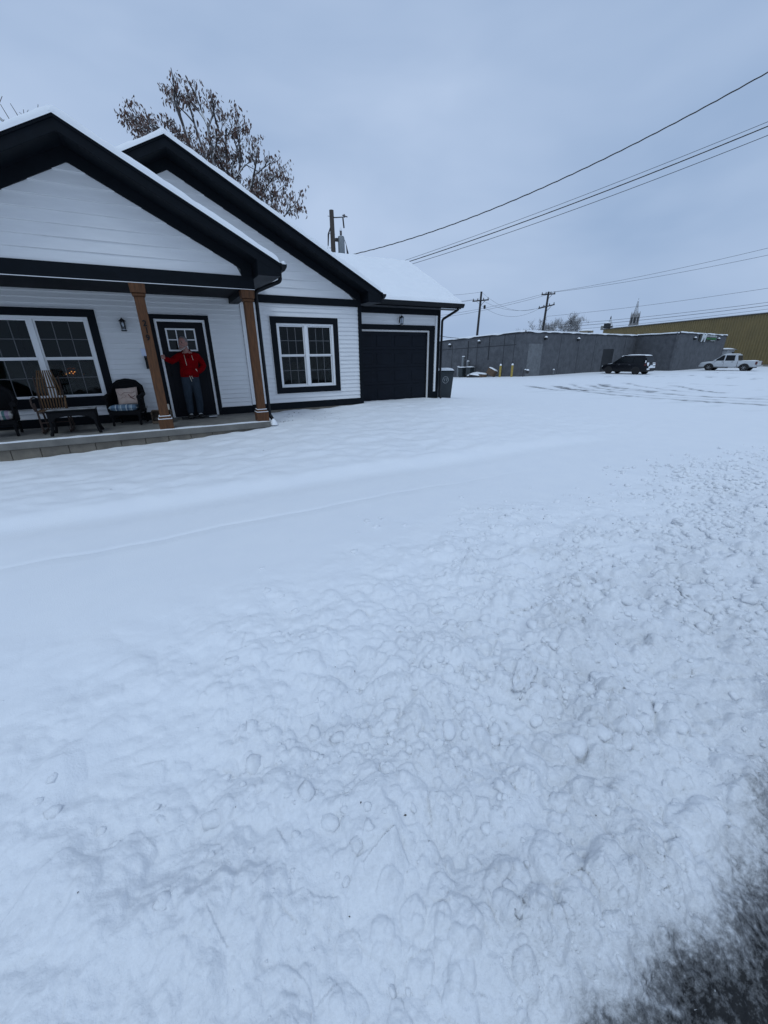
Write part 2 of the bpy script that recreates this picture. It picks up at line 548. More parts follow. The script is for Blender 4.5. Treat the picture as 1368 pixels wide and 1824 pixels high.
def snow_h(x, y, cell, rough=False):
    """height of the snow surface and its dirt; cell: local mesh spacing, finer noise is faded out"""
    def fade(lam):
        return np.clip((lam / np.maximum(cell, 1e-4) - 2.0) / 3.0, 0, 1)
    wx = x + 0.10 * pnoise(x * 1.7 + 3, y * 1.7) + 0.03 * pnoise(x * 6, y * 6 + 9)
    wy = y + 0.10 * pnoise(x * 1.7 + 40, y * 1.7 + 7) + 0.03 * pnoise(x * 6 + 20, y * 6)
    h = base_h(x, y)
    # road trough and the ploughed bank beside it
    lip = -0.015 + 0.07 * pnoise(x * 1.1, 0 * x + 5.5) + 0.05 * pnoise(x * 4.5, y * 1.5)
    frz = 0.045 * pnoise(x * 4.5 + 3, y * 4.5) + 0.025 * pnoise(x * 11, y * 11 + 7) + 0.02 * pnoise(x * 33, y * 33)
    onroad = 1 - sst(lip - 0.16, lip + 0.34, y + frz)
    far_side = 1 - sst(-7.6, -6.8, y)
    bank = np.exp(-((wy - 1.05) / 0.62) ** 2) * (0.055 + 0.045 * pnoise(x * 0.8 + 11, y * 0.4)) + np.exp(-((wy + 8.2) / 0.8) ** 2) * 0.15
    h = h + bank
    road_s = ROAD_Z + 0.007 - 0.040 * (1 - sst(lip - 0.62, lip - 0.34, y + 0.12 * pnoise(x * 5, y * 5)))
    k = onroad * (1 - far_side)
    edge = 2.75 + 0.45 * pnoise(x * 0.45 + 2, 0 * x + 1.5) + 0.25 * pnoise(x * 1.6, y * 1.6 + 4)
    plow = sst(lip - 0.1, lip + 0.35, y) * (1 - sst(edge - 1.5, edge + 0.75, y))
    R = sst(-1.1, 1.7, x + 0.45 * pnoise(x * 0.8, y * 0.8))
    R = np.maximum(R, (1 - sst(0.2, 0.75, y)) * sst(-0.6, 0.9, x))
    calm = 1 - plow
    # broad undulation
    h += 0.016 * pnoise(x * 0.35 + 1, y * 0.35) + 0.014 * pnoise(x * 0.8, y * 0.8 + 3) * (0.4 + 0.6 * plow)
    # ploughed bank: rounded lumps with creases between them, patchy in strength
    pat = 0.35 + 0.65 * sst(-0.35, 0.35, pnoise(x * 0.9 + 17, y * 1.1 + 4))
    pat2 = 0.30 + 0.70 * sst(-0.3, 0.3, pnoise(x * 2.1 + 7, y * 2.1 + 44))
    wx2 = x + 0.05 * pnoise(x * 1.7 + 3, y * 1.7); wy2 = y + 0.05 * pnoise(x * 1.7 + 40, y * 1.7 + 7)
    def bil(sc, ox, oy): return np.abs(pnoise(wx2 * sc + ox, wy2 * sc + oy)) - 0.25
    h += plow * (0.046 * pnoise(wx * 1.9, wy * 1.9) + 0.030 * pnoise(wx * 4.3 + 8, wy * 4.3))
    h += plow * pat * (0.034 * bil(2.6, 13, 2) + 0.012 * bil(5.4, 50, 21)) * fade(0.12)
    # soft half-buried slabs and a boot-sized hollow near the bottom
    for bx, by, ra, rb_, an, am in ((.36, .82, .12, .21, -.3, .030), (-.14, .78, .18, .15, .3, .036), (.02, 1.12, .13, .16, .8, .026), (-.45, 1.05, .12, .2, -.5, .026), (.9, .62, .13, .10, .4, .022), (1.5, .55, .14, .1, .2, .02)):
        ux = (x - bx) * np.cos(an) + (y - by) * np.sin(an); uy = -(x - bx) * np.sin(an) + (y - by) * np.cos(an)
        dd = np.hypot(ux / ra, uy / rb_) + 0.25 * pnoise(x * 7 + bx * 9, y * 7) + 0.12 * pnoise(x * 19, y * 19)
        h += am * (1 - sst(0.62, 1.0, dd))
    h += plow * pat2 * (0.50 + 0.50 * R) * (0.021 * pnoise(wx2 * 7.5 + 5, wy2 * 7.5 + 77) * fade(0.10) + 0.016 * pnoise(x * 13.0 + 15, y * 13.0 + 7) * fade(0.06) + 0.010 * pnoise(x * 24.0 + 25, y * 24.0 + 17) * fade(0.035) + 0.006 * pnoise(x * 46.0 + 2, y * 46.0) * fade(0.02))
    h += plow * (0.35 + 0.85 * R) * (0.007 * pnoise(wx * 14, wy * 14) * fade(0.07) + 0.0035 * pnoise(wx * 31 + 4, wy * 31) * fade(0.03) + 0.0022 * pnoise(x * 63, y * 63 + 4) * fade(0.016))
    for sc, amp, sd_ in ((2.7, 0.056, 5), (5.5, 0.046, 1), (10.0, 0.032, 2), (19.0, 0.017, 3)):
        d, v = worley(wx2 * sc, wy2 * sc, sd_)
        d = d + 0.09 * pnoise(x * sc * 1.9 + 3, y * sc * 1.9) + 0.05 * pnoise(x * sc * 4.5, y * sc * 4.5 + 8)
        rr = 0.20 + 0.28 * v
        bump = np.sqrt(np.clip(1 - (d / rr) ** 2, 0, 1)) * (v > (0.45 if sc < 6 else 0.35))
        h += plow * (0.12 + 0.88 * R if sc > 3 else 0.45 + 0.35 * R) * amp * bump * (0.4 + 0.6 * v) * fade(0.45 / sc)
    # calm snow over the lawn: soft tussocks; smooth path between two faint edges
    lawn = sst(5.15, 5.7, y) * (1 - sst(9.0, 14.0, x + 0.4 * y - 3))
    h += lawn * (0.024 * pnoise(wx * 1.9 + 70, wy * 3.1) + 0.015 * pnoise(wx * 4.0, wy * 5.2 + 33)) * fade(0.2)
    jit = 0.05 * pnoise(x * 0.6, 0 * x + 31) + 0.02 * pnoise(x * 2.2, 0 * x + 3)
    inx = sst(-40, -30, x) * (1 - sst(7.0, 9.0, x))
    h += inx * (0.060 * sst(5.08 + jit, 5.46 + jit, y) * (1 - sst(5.6, 8.2, y)) - 0.025 * np.exp(-((y - 5.02 - jit) / 0.22) ** 2))
    h += inx * (-0.020 * np.exp(-((y - 4.10 - 2 * jit) / 0.03) ** 2) + 0.030 * (1 - sst(3.90 + 2 * jit, 4.10 + 2 * jit, y)) * calm) * fade(0.05)
    # slush streaks left on the road
    sx, sy = x * 0.80 - y * 0.60, x * 0.60 + y * 0.80
    st = pnoise(sx * 2.2 + 9, sy * 15.0) + 0.6 * pnoise(sx * 6.0, sy * 34.0 + 8)
    ice = 0.012 * np.clip(st - 0.30, 0, 1) * sst(-1.3, 0.10, y) + 0.004 * pnoise(x * 16, y * 16) + 0.008 * np.clip(pnoise(x * 38, y * 38) , 0, 1) * sst(-0.25, 0.12, y)
    h = h * (1 - k) + (road_s + ice) * k
    h += 0.0012 * pnoise(x * 60, y * 60) * fade(0.017)
    # dirt: road slush near the kerb, tyre tracks in the car park, scattered grime in the creases, painted dimming of the near snow
    nz = pnoise(x * 2.4 + 5, y * 2.4) * 0.5 + pnoise(x * 7 + 2, y * 7) * 0.32 + pnoise(x * 19, y * 19 + 1) * 0.25
    span = 0.26 + 0.26 * sst(0.5, 3.0, x)
    dirt = (1 - sst(0.0, 1.0, (y - lip + 0.02) / span + 0.30 * nz)) * (1 - far_side)
    sxd, syd = x * 0.80 - y * 0.60, x * 0.60 + y * 0.80
    strk = pnoise(sxd * 2.2 + 9, syd * 13.0) + 0.5 * pnoise(sxd * 6.0, syd * 34.0 + 8)
    dirt -= k * 0.30 * sst(0.30, 0.75, strk + 0.25 * nz) * sst(-0.9, 0.05, y)
    dirt += plow * 0.11 * (1 - sst(0.4, 2.2, y))  # greys the near ploughed snow: some grit, plus dimming painted into the colour
    dirt += plow * R * 0.06 * sst(0.0, 0.6, nz + 0.25) * sst(1.2, 3.2, x)
    dirt += plow * 0.10 * sst(0.32, 0.62, pnoise(wx * 3.3 + 90, wy * 3.3 + 12)) * sst(0.1, 0.4, nz + 0.2)
    tr = np.zeros(x.shape)
    sel = (x > 14) & (x < 60) & (y > 0) & (y < 30)
    if sel.any():
        xs, ys = x[sel], y[sel]
        acc = np.zeros(xs.shape)
        tn = pnoise(xs * 1.1, ys * 1.1) * 0.5 + pnoise(xs * 3.3 + 5, ys * 0.9) * 0.5
        for ln, wd, stg in zip(TRACKS, TRW, TRS):
            best = np.full(xs.shape, 99.0)
            for (ax, ay), (bx, by) in zip(ln[:-1], ln[1:]):
                dx, dy = bx - ax, by - ay
                t = np.clip(((xs - ax) * dx + (ys - ay) * dy) / (dx * dx + dy * dy), 0, 1)
                best = np.minimum(best, np.hypot(xs - ax - t * dx, ys - ay - t * dy))
            acc = np.maximum(acc, stg * (1 - sst(wd * 0.5, wd * 1.5, best + 0.30 * tn + 0.10 * pnoise(xs * 4.1, ys * 4.1))) * (0.30 + 0.8 * sst(-0.3, 0.3, tn + .2 * pnoise(xs * 2.6 + 9, ys * 5.1))))
        tr[sel] = acc
    h -= 0.035 * tr
    mess = sst(15.5, 19, x) * (1 - sst(27, 36, x)) * sst(4, 7, y) * (1 - sst(16, 21, y))
    dirt += 0.95 * tr + 0.14 * mess * sst(0.1, 0.7, pnoise(x * 0.5, y * 1.4) + 0.3 * nz)
    h += mess * 0.02 * pnoise(x * 1.2, y * 2.6)
    if rough:
        return h, np.clip(dirt, 0, 1), np.clip(plow * (0.30 + 0.70 * R) * (0.4 + 0.6 * pat2) + 0.5 * k, 0, 1)
    return h, np.clip(dirt, 0, 1)

def polar_ground():
    az = np.concatenate([np.arange(-52, 118, 0.205), np.arange(118, 308, 3.8)])
    th = np.concatenate([np.arange(86, 26, -0.125), np.arange(26, 9, -0.075), np.arange(9, 2.6, -0.05), np.arange(2.6, 0.55, -0.05), [0.45, 0.36, 0.27, 0.2, 0.16]])
    r = 1.72 / np.tan(np.radians(th))
    A_, R_ = np.meshgrid(np.radians(az), r)
    x = R_ * np.sin(A_); y = R_ * np.cos(A_)
    cell = np.maximum(np.gradient(r)[:, None] * 0.6 + 0 * A_, R_ * np.radians(0.205))
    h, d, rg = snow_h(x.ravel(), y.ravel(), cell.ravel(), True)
    nr, na = x.shape
    co = np.empty((nr * na + 1, 3), np.float32)
    co[:-1, 0] = x.ravel(); co[:-1, 1] = y.ravel(); co[:-1, 2] = h
    co[-1] = (0, 0, h[:na].mean())
    i = np.arange(nr - 1)[:, None] * na; j = np.arange(na)[None, :]; j2 = (j + 1) % na
    q = np.stack([i + j, i + na + j, i + na + j2, i + j2], -1).reshape(-1, 4)
    tri = np.stack([np.full(na, nr * na), np.arange(na), (np.arange(na) + 1) % na], -1)
    me = bpy.data.meshes.new('snow_ground')
    nl = q.size + tri.size; nf = len(q) + len(tri)
    me.vertices.add(len(co)); me.vertices.foreach_set('co', co.ravel())
    me.loops.add(nl); me.loops.foreach_set('vertex_index', np.concatenate([q.ravel(), tri.ravel()]).astype(np.int32))
    me.polygons.add(nf)
    ls = np.concatenate([np.arange(len(q)) * 4, q.size + np.arange(len(tri)) * 3]).astype(np.int32)
    me.polygons.foreach_set('loop_start', ls)
    me.polygons.foreach_set('use_smooth', np.ones(nf, bool))
    me.update(calc_edges=True)
    me.flip_normals() if me.polygons[0].normal.z < 0 else None
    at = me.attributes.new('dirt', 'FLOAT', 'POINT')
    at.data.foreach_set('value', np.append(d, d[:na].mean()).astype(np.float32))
    at = me.attributes.new('rough', 'FLOAT', 'POINT')
    at.data.foreach_set('value', np.append(rg, rg[:na].mean()).astype(np.float32))
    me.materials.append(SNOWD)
    return tag(link('snow_ground', me), kind='structure')
ground = polar_ground()

def gh(x, y):
    h, _ = snow_h(np.array([float(x)]), np.array([float(y)]), np.array([0.02]))
    return float(h[0])

# wet asphalt under the slush
def asphalt_mat():
    m = mat('wet_asphalt', (0.011, 0.0115, 0.0125), 0.55, var=0.6, vscale=3.5, bump=0.004, bscale=120, alt=(0.026, 0.027, 0.029), detail=10, spec=0.35)
    return m
road_me = MB()
_gx_ = [-60, -20, -6] + [-3 + 0.12 * i for i in range(80)] + [8, 14, 30, 90]
_gy_ = [-7.4, -5, -3] + [-2 + 0.12 * i for i in range(20)] + [0.75]
_vs = [(a, b, ROAD_Z + 0.004 * mnoise.noise(Vector((a * 3, b * 3, 0)))) for a in _gx_ for b in _gy_]
ny_ = len(_gy_)
road_me.add(_vs, [(i * ny_ + j, (i + 1) * ny_ + j, (i + 1) * ny_ + j + 1, i * ny_ + j + 1) for i in range(len(_gx_) - 1) for j in range(ny_ - 1)])
tag(road_me.build('road', asphalt_mat(), smooth=True), kind='structure')

# ---------------------------------------------------------------- loose snow clods on the ploughed bank
ico = bmesh.new()
bmesh.ops.create_icosphere(ico, subdivisions=2, radius=1.0)
ICO_V = np.array([v.co[:] for v in ico.verts]); ICO_F = [tuple(v.index for v in f.verts) for f in ico.faces]
ico.free()
ico = bmesh.new()
bmesh.ops.create_icosphere(ico, subdivisions=1, radius=1.0)
ICO1_V = np.array([v.co[:] for v in ico.verts]); ICO1_F = [tuple(v.index for v in f.verts) for f in ico.faces]
ico.free()
def clod_verts(rng, V, angular=0.5):
    """an irregular lump: sphere cut by random planes, roughened"""
    v = V.copy()
    for _ in range(rng.randint(5, 10)):
        n = rng.normal(size=3); n /= np.linalg.norm(n)
        c = 0.55 + 0.35 * rng.rand()
        d = v @ n - c
        v -= np.outer(np.clip(d, 0, None) * angular * 1.6, n)
    v *= (1 + 0.12 * rng.normal(size=(len(v), 1)))
    v *= (0.75 + 0.5 * rng.rand(3))
    a = rng.rand(3) * 6.28
    Rm = np.array(Matrix.Rotation(a[0], 3, 'X') @ Matrix.Rotation(a[1], 3, 'Y') @ Matrix.Rotation(a[2], 3, 'Z'))
    return v @ Rm.T
rng = np.random.RandomState(21)
def scatter_clods():
    n = 26000
    x = rng.rand(n) * 12.5 - 2.2; y = rng.rand(n) ** 1.15 * 3.6 + 0.02
    edge = 2.85 + 0.35 * pnoise(x * 0.45 + 2, 0 * x + 1.5)
    Rm = sst(-1.1, 1.9, x)
    dens = (0.05 + 0.75 * Rm ** 1.2) * (1 - sst(edge - 1.6, edge + 0.9, y)) * (0.25 + 0.9 * sst(-0.2, 0.4, pnoise(x * 1.5, y * 1.5 + 60)))
    dens = np.maximum(dens, 0.5 * (1 - sst(0.3, 0.6, y)) * sst(0.2, 1.2, x)) * sst(0.06, 0.2, y)
    dens *= np.clip(1.25 - 0.07 * x, 0.3, 1)
    ok = rng.rand(n) < dens
    x, y = x[ok], y[ok]
    s = np.exp(rng.normal(size=len(x)) * 0.60 - 4.3)
    s = np.clip(s * (0.75 + 0.12 * np.hypot(x, y)), 0.005, 0.042)
    s = np.where(y < 0.42, np.minimum(s, 0.014), s)
    near = np.hypot(x, y) < 0.9
    s = np.where(near, np.minimum(s * 0.8, 0.024), s)
    # crushed ice along the road edge
    n2 = 3000
    x2 = rng.rand(n2) ** 1.3 * 4.6 + 0.15; y2 = 0.13 + rng.normal(size=n2) * 0.10
    ok2 = (y2 > -0.5) & (y2 < 0.6)
    x2, y2 = x2[ok2], y2[ok2]
    s2 = np.clip(np.exp(rng.normal(size=len(x2)) * 0.5 - 5.65) * (0.8 + 0.25 * x2), 0.0015, 0.013)
    x = np.concatenate([x, x2]); y = np.concatenate([y, y2]); s = np.concatenate([s, s2])
    h, d = snow_h(x, y, np.full(len(x), 0.02))
    h = np.maximum(h, ROAD_Z)
    co = []; fs = []; dv = []; b = 0
    for i in range(len(x)):
        V, Fc = (ICO_V, ICO_F) if s[i] > 0.012 else (ICO1_V, ICO1_F)
        v = clod_verts(rng, V, 0.58) * s[i]
        v[:, 2] *= 0.75
        v += (x[i], y[i], h[i] + s[i] * 0.10)
        co.append(v); fs += [(a + b, c + b, e + b) for a, c, e in Fc]
        dv.append(np.full(len(v), np.clip(d[i] * (0.5 + 0.6 * rng.rand()), 0, .75))); b += len(v)
    me = bpy.data.meshes.new('snow_clods')
    me.from_pydata(np.concatenate(co).tolist(), [], fs)
    me.polygons.foreach_set('use_smooth', np.ones(len(me.polygons), bool))
    at = me.attributes.new('dirt', 'FLOAT', 'POINT')
    at.data.foreach_set('value', np.concatenate(dv).astype(np.float32))
    at = me.attributes.new('rough', 'FLOAT', 'POINT')
    at.data.foreach_set('value', np.full(len(me.vertices), .45, np.float32))
    me.materials.append(SNOWD)
    tag(link('snow_clods', me), 'small loose snow clods strewn over the ploughed bank', kind='stuff')
scatter_clods()

# larger chunks one can point at
def chunk(x, y, sx, sy, sz, rz, label, seed, slab=False, dirt=0.05, tilt=0.0, sink=0.42):
    r = np.random.RandomState(seed)
    bmx = bmesh.new()
    bmesh.ops.create_icosphere(bmx, subdivisions=4, radius=1.0)
    V = np.array([v.co[:] for v in bmx.verts]); Fc = [tuple(v.index for v in f.verts) for f in bmx.faces]
    bmx.free()
    v = V.copy()
    for _ in range(9):
        n = r.normal(size=3)
        if slab: n[2] *= 0.25
        n /= np.linalg.norm(n)
        d = v @ n - (0.55 + 0.3 * r.rand())
        v -= np.outer(np.clip(d, 0, None), n)
    if slab:
        v[:, 2] = np.sign(v[:, 2]) * np.abs(v[:, 2]) ** 0.6
    nz = np.array([mnoise.fractal(Vector(p * 2.0 + seed), 0.6, 2.0, 5) for p in v])
    v *= (1 + (0.34 if slab else 0.24) * nz)[:, None]
    v *= (sx, sy, sz)
    Rm = np.array(Matrix.Rotation(rz, 3, 'Z') @ Matrix.Rotation(tilt, 3, 'X'))
    v = v @ Rm.T
    me = bpy.data.meshes.new('snow_chunk')
    me.from_pydata(v.tolist(), [], Fc)
    for p in me.polygons: p.use_smooth = True
    at = me.attributes.new('dirt', 'FLOAT', 'POINT')
    at.data.foreach_set('value', np.clip(dirt * (1 + 1.5 * nz), 0, 1).astype(np.float32))
    at = me.attributes.new('rough', 'FLOAT', 'POINT')
    at.data.foreach_set('value', np.full(len(me.vertices), .8, np.float32))
    me.materials.append(SNOWD)
    o = link('snow_chunk', me)
    o.location = (x, y, gh(x, y) + sz * (1 - 2 * sink))
    tag(o, label, 'snow chunk', 'large snow chunks on the ploughed bank')
chunk(3.66, 1.24, .105, .08, .062, .4, 'large angular snow block near the right edge, widest of the upright blocks', 3, dirt=.03)
chunk(2.62, 1.52, .085, .06, .048, 1.2, 'rounded snow block with a dark cavity, left of the big right-edge block', 4, dirt=.06)
chunk(3.45, 1.45, .075, .055, .05, 2.2, 'small snow block just left of the large angular block', 5, dirt=.08)
chunk(1.10, 1.16, .055, .048, .045, .3, 'lone fist-shaped snow lump in the middle of the ploughed bank', 6)
chunk(1.33, 1.02, .15, .055, .045, .55, 'long wedge-shaped snow slab lying right of the lone lump', 8, slab=True, tilt=.25, dirt=.03)
chunk(3.02, .98, .20, .11, .03, .2, 'broad flat snow plate near the right edge below the angular block', 9, slab=True, dirt=.05)
chunk(.65, .375, .032, .028, .022, .2, 'small dirty round snow ball near the bottom of the bank', 10, dirt=.28)
chunk(4.3, 1.78, .08, .06, .04, .5, 'low snow block behind the other blocks at the right', 13, dirt=.05)
chunk(3.15, .52, .09, .10, .05, .5, 'greyish snow lump at the right edge beside the slush', 14, dirt=.2)

# leaf bits and grit frozen into the snow
lit = MB()
r_ = random.Random(5)
spots = [(.9, 1.95), (.92, 1.98), (4.9, 1.9), (4.94, 1.88), (1.13, .42), (1.1, .44), (.35, .85), (-.05, 1.1), (.2, .62), (3.2, 2.9), (3.28, 2.87), (1.9, 1.25), (2.0, .95), (-.9, 5.9), (-.82, 5.9), (1.35, 6.9)]
for i in range(60):
    spots.append((2.1 + r_.random() ** 2 * 1.6, 8.9 + r_.random() * 1.2))
for i in range(90):
    spots.append((r_.uniform(-1.0, 4.5), r_.uniform(.35, 2.9)))
for (a, b) in spots:
    s_ = r_.uniform(.0025, .008) * (0.6 + 0.25 * math.hypot(a, b))
    z_ = gh(a, b) + .004
    an = r_.uniform(0, 6.28)
    dx, dy = math.cos(an) * s_, math.sin(an) * s_
    lit.add([(a - dx, b - dy, z_), (a + dy * .5, b - dx * .5, z_ + s_ * .5), (a + dx, b + dy, z_ + s_ * .3), (a - dy * .5, b + dx * .5, z_ + .001)], [(0, 1, 2, 3)])
tag(lit.build('leaf_litter', mat('leaf_litter', (.045, .032, .022), .8, var=.5, vscale=30)), 'dark specks of leaf and grit scattered in the snow', kind='stuff')
# ================================================================ the house
SL = 0.516
house = thing('house', 'white clapboard house with dark navy trim, snowy gables, porch and attached garage', 'house', (0.9, 12.0, -1.5), world=True)
YW = 10.5            # face of the front wall
YG = 11.25           # face of the garage wall
YP = 8.87            # face of the porch gable

def sub_intervals(x0, x1, cuts):
    iv = [(x0, x1)]
    for a, b in cuts:
        nxt = []
        for p, q in iv:
            if b <= p or a >= q: nxt.append((p, q)); continue
            if a > p: nxt.append((p, a))
            if b < q: nxt.append((b, q))
        iv = nxt
    return [(p, q) for p, q in iv if q - p > 0.01]

rb = random.Random(11)
def siding(wall, x0, x1, z0, z1, Y, ex, openings=(), clip=None, lap=0.021):
    """lapped courses, each board a piece of its own cut round the openings"""
    z = z0
    while z < z1 - 0.004:
        zt_full = min(z + ex, z1)
        # a course that an opening only partly crosses is cut into strips
        zs = sorted({z, zt_full} | {e for o in openings for e in (o[2], o[3]) if z + .004 < e < zt_full - .004})
        for zb_, zt in zip(zs[:-1], zs[1:]):
            cuts = [(o[0], o[1]) for o in openings if o[2] < zt - .002 and o[3] > zb_ + .002]
            iv = sub_intervals(x0, x1, cuts)
            if len(zs) > 2:                               # keep strips only where the whole course does not run through
                full = sub_intervals(x0, x1, [(o[0], o[1]) for o in openings if o[2] < zt_full - .002 and o[3] > z + .002])
                iv2 = []
                for p, q in iv: iv2 += sub_intervals(p, q, full)
                iv = iv2
            for p, q in iv: board(wall, p, q, zb_, zt, z, Y, ex, clip, lap)
        if len(zs) > 2:
            for p, q in full: board(wall, p, q, z, zt_full, z, Y, ex, clip, lap)
        z = zt_full

def board(wall, p, q, z, zt, zc, Y, ex, clip, lap):
    pb, qb, pt, qt = p, q, p, q
    if clip:
        l0, r0 = clip(z); l1, r1 = clip(zt)
        pb, qb, pt, qt = max(p, l0), min(q, r0), max(p, l1), min(q, r1)
        if qb - pb < 0.02: return
        if qt < pt: qt = pt = (pt + qt) / 2
    j = rb.uniform(-0.0012, 0.0012)
    f0, f1, bk = Y + lap * (z - zc) / ex + j, Y + lap * (zt - zc) / ex + j, Y + 0.022
    m = MB()
    rnd = min(0.004, (zt - z) * .3)                       # little rolled lower edge
    m.add([(pb, f0 + 0.003, z), (qb, f0 + 0.003, z), (qb, bk, z), (pb, bk, z),
           (pb, f0, z + rnd), (qb, f0, z + rnd), (qt, f1, zt), (pt, f1, zt), (qt, bk, zt), (pt, bk, zt)],
          [(0, 3, 2, 1), (0, 1, 5, 4), (4, 5, 6, 7), (7, 6, 8, 9), (3, 9, 8, 2), (1, 2, 8, 6, 5), (0, 4, 7, 9, 3)])
    m.build('siding_board', SIDING, wall)

def part(name, m, boxes, bevel=0.0, parent=house, smooth=False):
    b = MB()
    for q in boxes: b.box(*q)
    return b.build(name, m, parent, bevel=bevel, smooth=smooth)

# ---- openings (x0, x1, z0, z1), outer edges of the dark trim
W1 = (-3.05, -0.905, -0.935, 0.908)
W2 = (2.58, 4.335, -0.897, 0.897)
DR = (0.022, 1.208, -1.40, 0.862)

# ---- front wall: backing with holes for windows and door, then boards
wall = MB()
def wall_with_holes(m, x0, x1, z0, z1, y0, y1, holes):
    xs = sorted({x0, x1} | {h[0] for h in holes} | {h[1] for h in holes})
    for a, b in zip(xs[:-1], xs[1:]):
        cz = z0
        for h in sorted([h for h in holes if h[0] < (a + b) / 2 < h[1]], key=lambda q: q[2]):
            if h[2] > cz: m.box(a, b, y0, y1, cz, h[2])
            cz = max(cz, h[3])
        if z1 > cz: m.box(a, b, y0, y1, cz, z1)
wall_with_holes(wall, -3.2, 5.0, -1.33, 1.36, YW + .024, YW + .15,
                [(-2.95, -1.0, -.78, .80), (2.69, 4.24, -.79, .79), (.07, 1.16, -1.34, .80)])
front_wall = wall.build('front_wall', ROOM, house)
siding(front_wall, -3.2, 1.93, -1.14, 1.235, YW, 0.1016, [W1, DR])
siding(front_wall, 1.975, 4.935, -1.125, 1.18, YW, 0.1016, [W2])

# ---- main gable
def clip_main(z):
    d = (3.455 - z) / SL
    return 0.89 - d, 0.89 + d
gw = MB()
gw.prism([(-3.2, 1.362), (5.0, 1.362), (5.0, 1.50), (0.89, 3.62), (-3.2, 1.50)], 'y', YW + .024, YW + .15)
gable_wall = gw.build('gable_wall', ROOM, house)
siding(gable_wall, -3.0, 4.81, 1.348, 3.43, YW, 0.176, clip=clip_main)
part('gable_band', NAVY, [(1.93, 5.02, YW - .028, YW + .022, 1.18, 1.346)], .004)
# dark frieze boards along both rakes of the main gable
for sgn in (-1, 1):
    m = MB()
    x_in, x_out = 0.89, 0.89 + sgn * 4.12
    def zr(x): return 3.625 - SL * abs(x - 0.89)
    pl = [(x_in, zr(x_in) - .195), (x_in, zr(x_in)), (x_out, zr(x_out)), (x_out, zr(x_out) - .195)]
    m.prism(pl if sgn < 0 else pl[::-1], 'y', YW - .024, YW + .02)
    m.build('frieze_board', NAVY, house)

# ---- porch gable
def clip_porch(z):
    d = (2.79 - z) / SL
    return -.63 - d, -.63 + d
gp = MB()
gp.prism([(-3.1, 1.3), (1.84, 1.3), (1.84, 1.66), (-.63, 2.95), (-3.1, 1.66)], 'y', YP + .024, YP + .12)
porch_gable = gp.build('porch_gable_wall', ROOM, house)
siding(porch_gable, -3.0, 1.738, 1.432, 2.764, YP, 0.176, clip=clip_porch)
for sgn in (-1, 1):
    m = MB()
    def zr(x): return 2.972 - SL * abs(x + .63)
    xo = -.63 + sgn * 2.56
    pl = [(-.63, zr(-.63) - .20), (-.63, zr(-.63)), (xo, zr(xo)), (xo, zr(xo) - .20)]
    m.prism(pl if sgn < 0 else pl[::-1], 'y', YP - .024, YP + .02)
    m.build('frieze_board', NAVY, house)
part('gable_end_board', NAVY, [(1.738, 1.95, YP - .027, YP + .10, 1.40, 1.66)], .003)
part('gable_end_board', NAVY, [(-3.21, -3.0, YP - .027, YP + .10, 1.40, 1.66)], .003)

# ---- porch beam, ceiling, side beams
part('porch_beam', NAVY, [(-3.25, 1.955, YP - .034, YP + .18, 1.214, 1.432)], .005)
part('beam_drip_edge', VINYL, [(-3.25, 1.95, YP - .038, YP - .026, 1.204, 1.213)])
part('porch_ceiling', SOFFIT, [(-3.2, 1.70, YP + .181, YW + .02, 1.236, 1.26)])
part('side_beam', NAVY, [(1.70, 1.90, YP + .181, YW - .002, 1.12, 1.45)], .004)
part('side_beam', NAVY, [(-3.2, -3.0, YP + .181, YW - .002, 1.12, 1.232)], .004)

# ---- porch slab on its block foundation, snow blown along the front edge
slab = part('porch_slab', CONC, [(-3.7, 1.94, 8.75, YW - .03, -1.43, -1.31)], .012)
for i in range(14):                                     # blocks of the low foundation wall
    x0 = -3.66 + i * .4
    part('foundation_block', CONCD, [(x0 + .004, x0 + .396, 8.79 + rb.uniform(-.003, .003), 9.0, -1.85, -1.434)], .006, parent=slab)
part('foundation_block', CONCD, [(1.72, 1.90, 9.004, YW, -1.85, -1.434)], .006, parent=slab)

def snow_strip(name, x0, x1, yf, parent, th=.012, seed=0, zb=-1.31, ymin=.1, ymax=.3):
    """thin irregular drift lying on a ledge, ragged at the back"""
    nx, ny = 140, 9
    vs = []; fs = []
    for i in range(nx + 1):
        x = x0 + (x1 - x0) * i / nx
        w = ymin + (ymax - ymin) * (0.5 + 0.5 * mnoise.noise(Vector((x * 1.7, seed, 3)))) + .05 * mnoise.noise(Vector((x * 7, seed, 1)))
        for j in range(ny + 1):
            t = j / ny
            e = min(1, t * 7) * min(1, (1 - t) * 2.2)
            ee = min(1, i / 4, (nx - i) / 4)
            z = zb + .001 + th * e * ee * (.8 + .5 * mnoise.noise(Vector((x * 9, t * 3, seed))))
            vs.append((x, yf + .004 + w * t, z))
    for i in range(nx):
        for j in range(ny):
            a = i * (ny + 1) + j
            fs.append((a, a + ny + 1, a + ny + 2, a + 1))
    return MB().add(vs, fs).build(name, SNOW, parent, smooth=True)
snow_strip('snow_drift', -3.7, 1.935, 8.752, slab, seed=2)

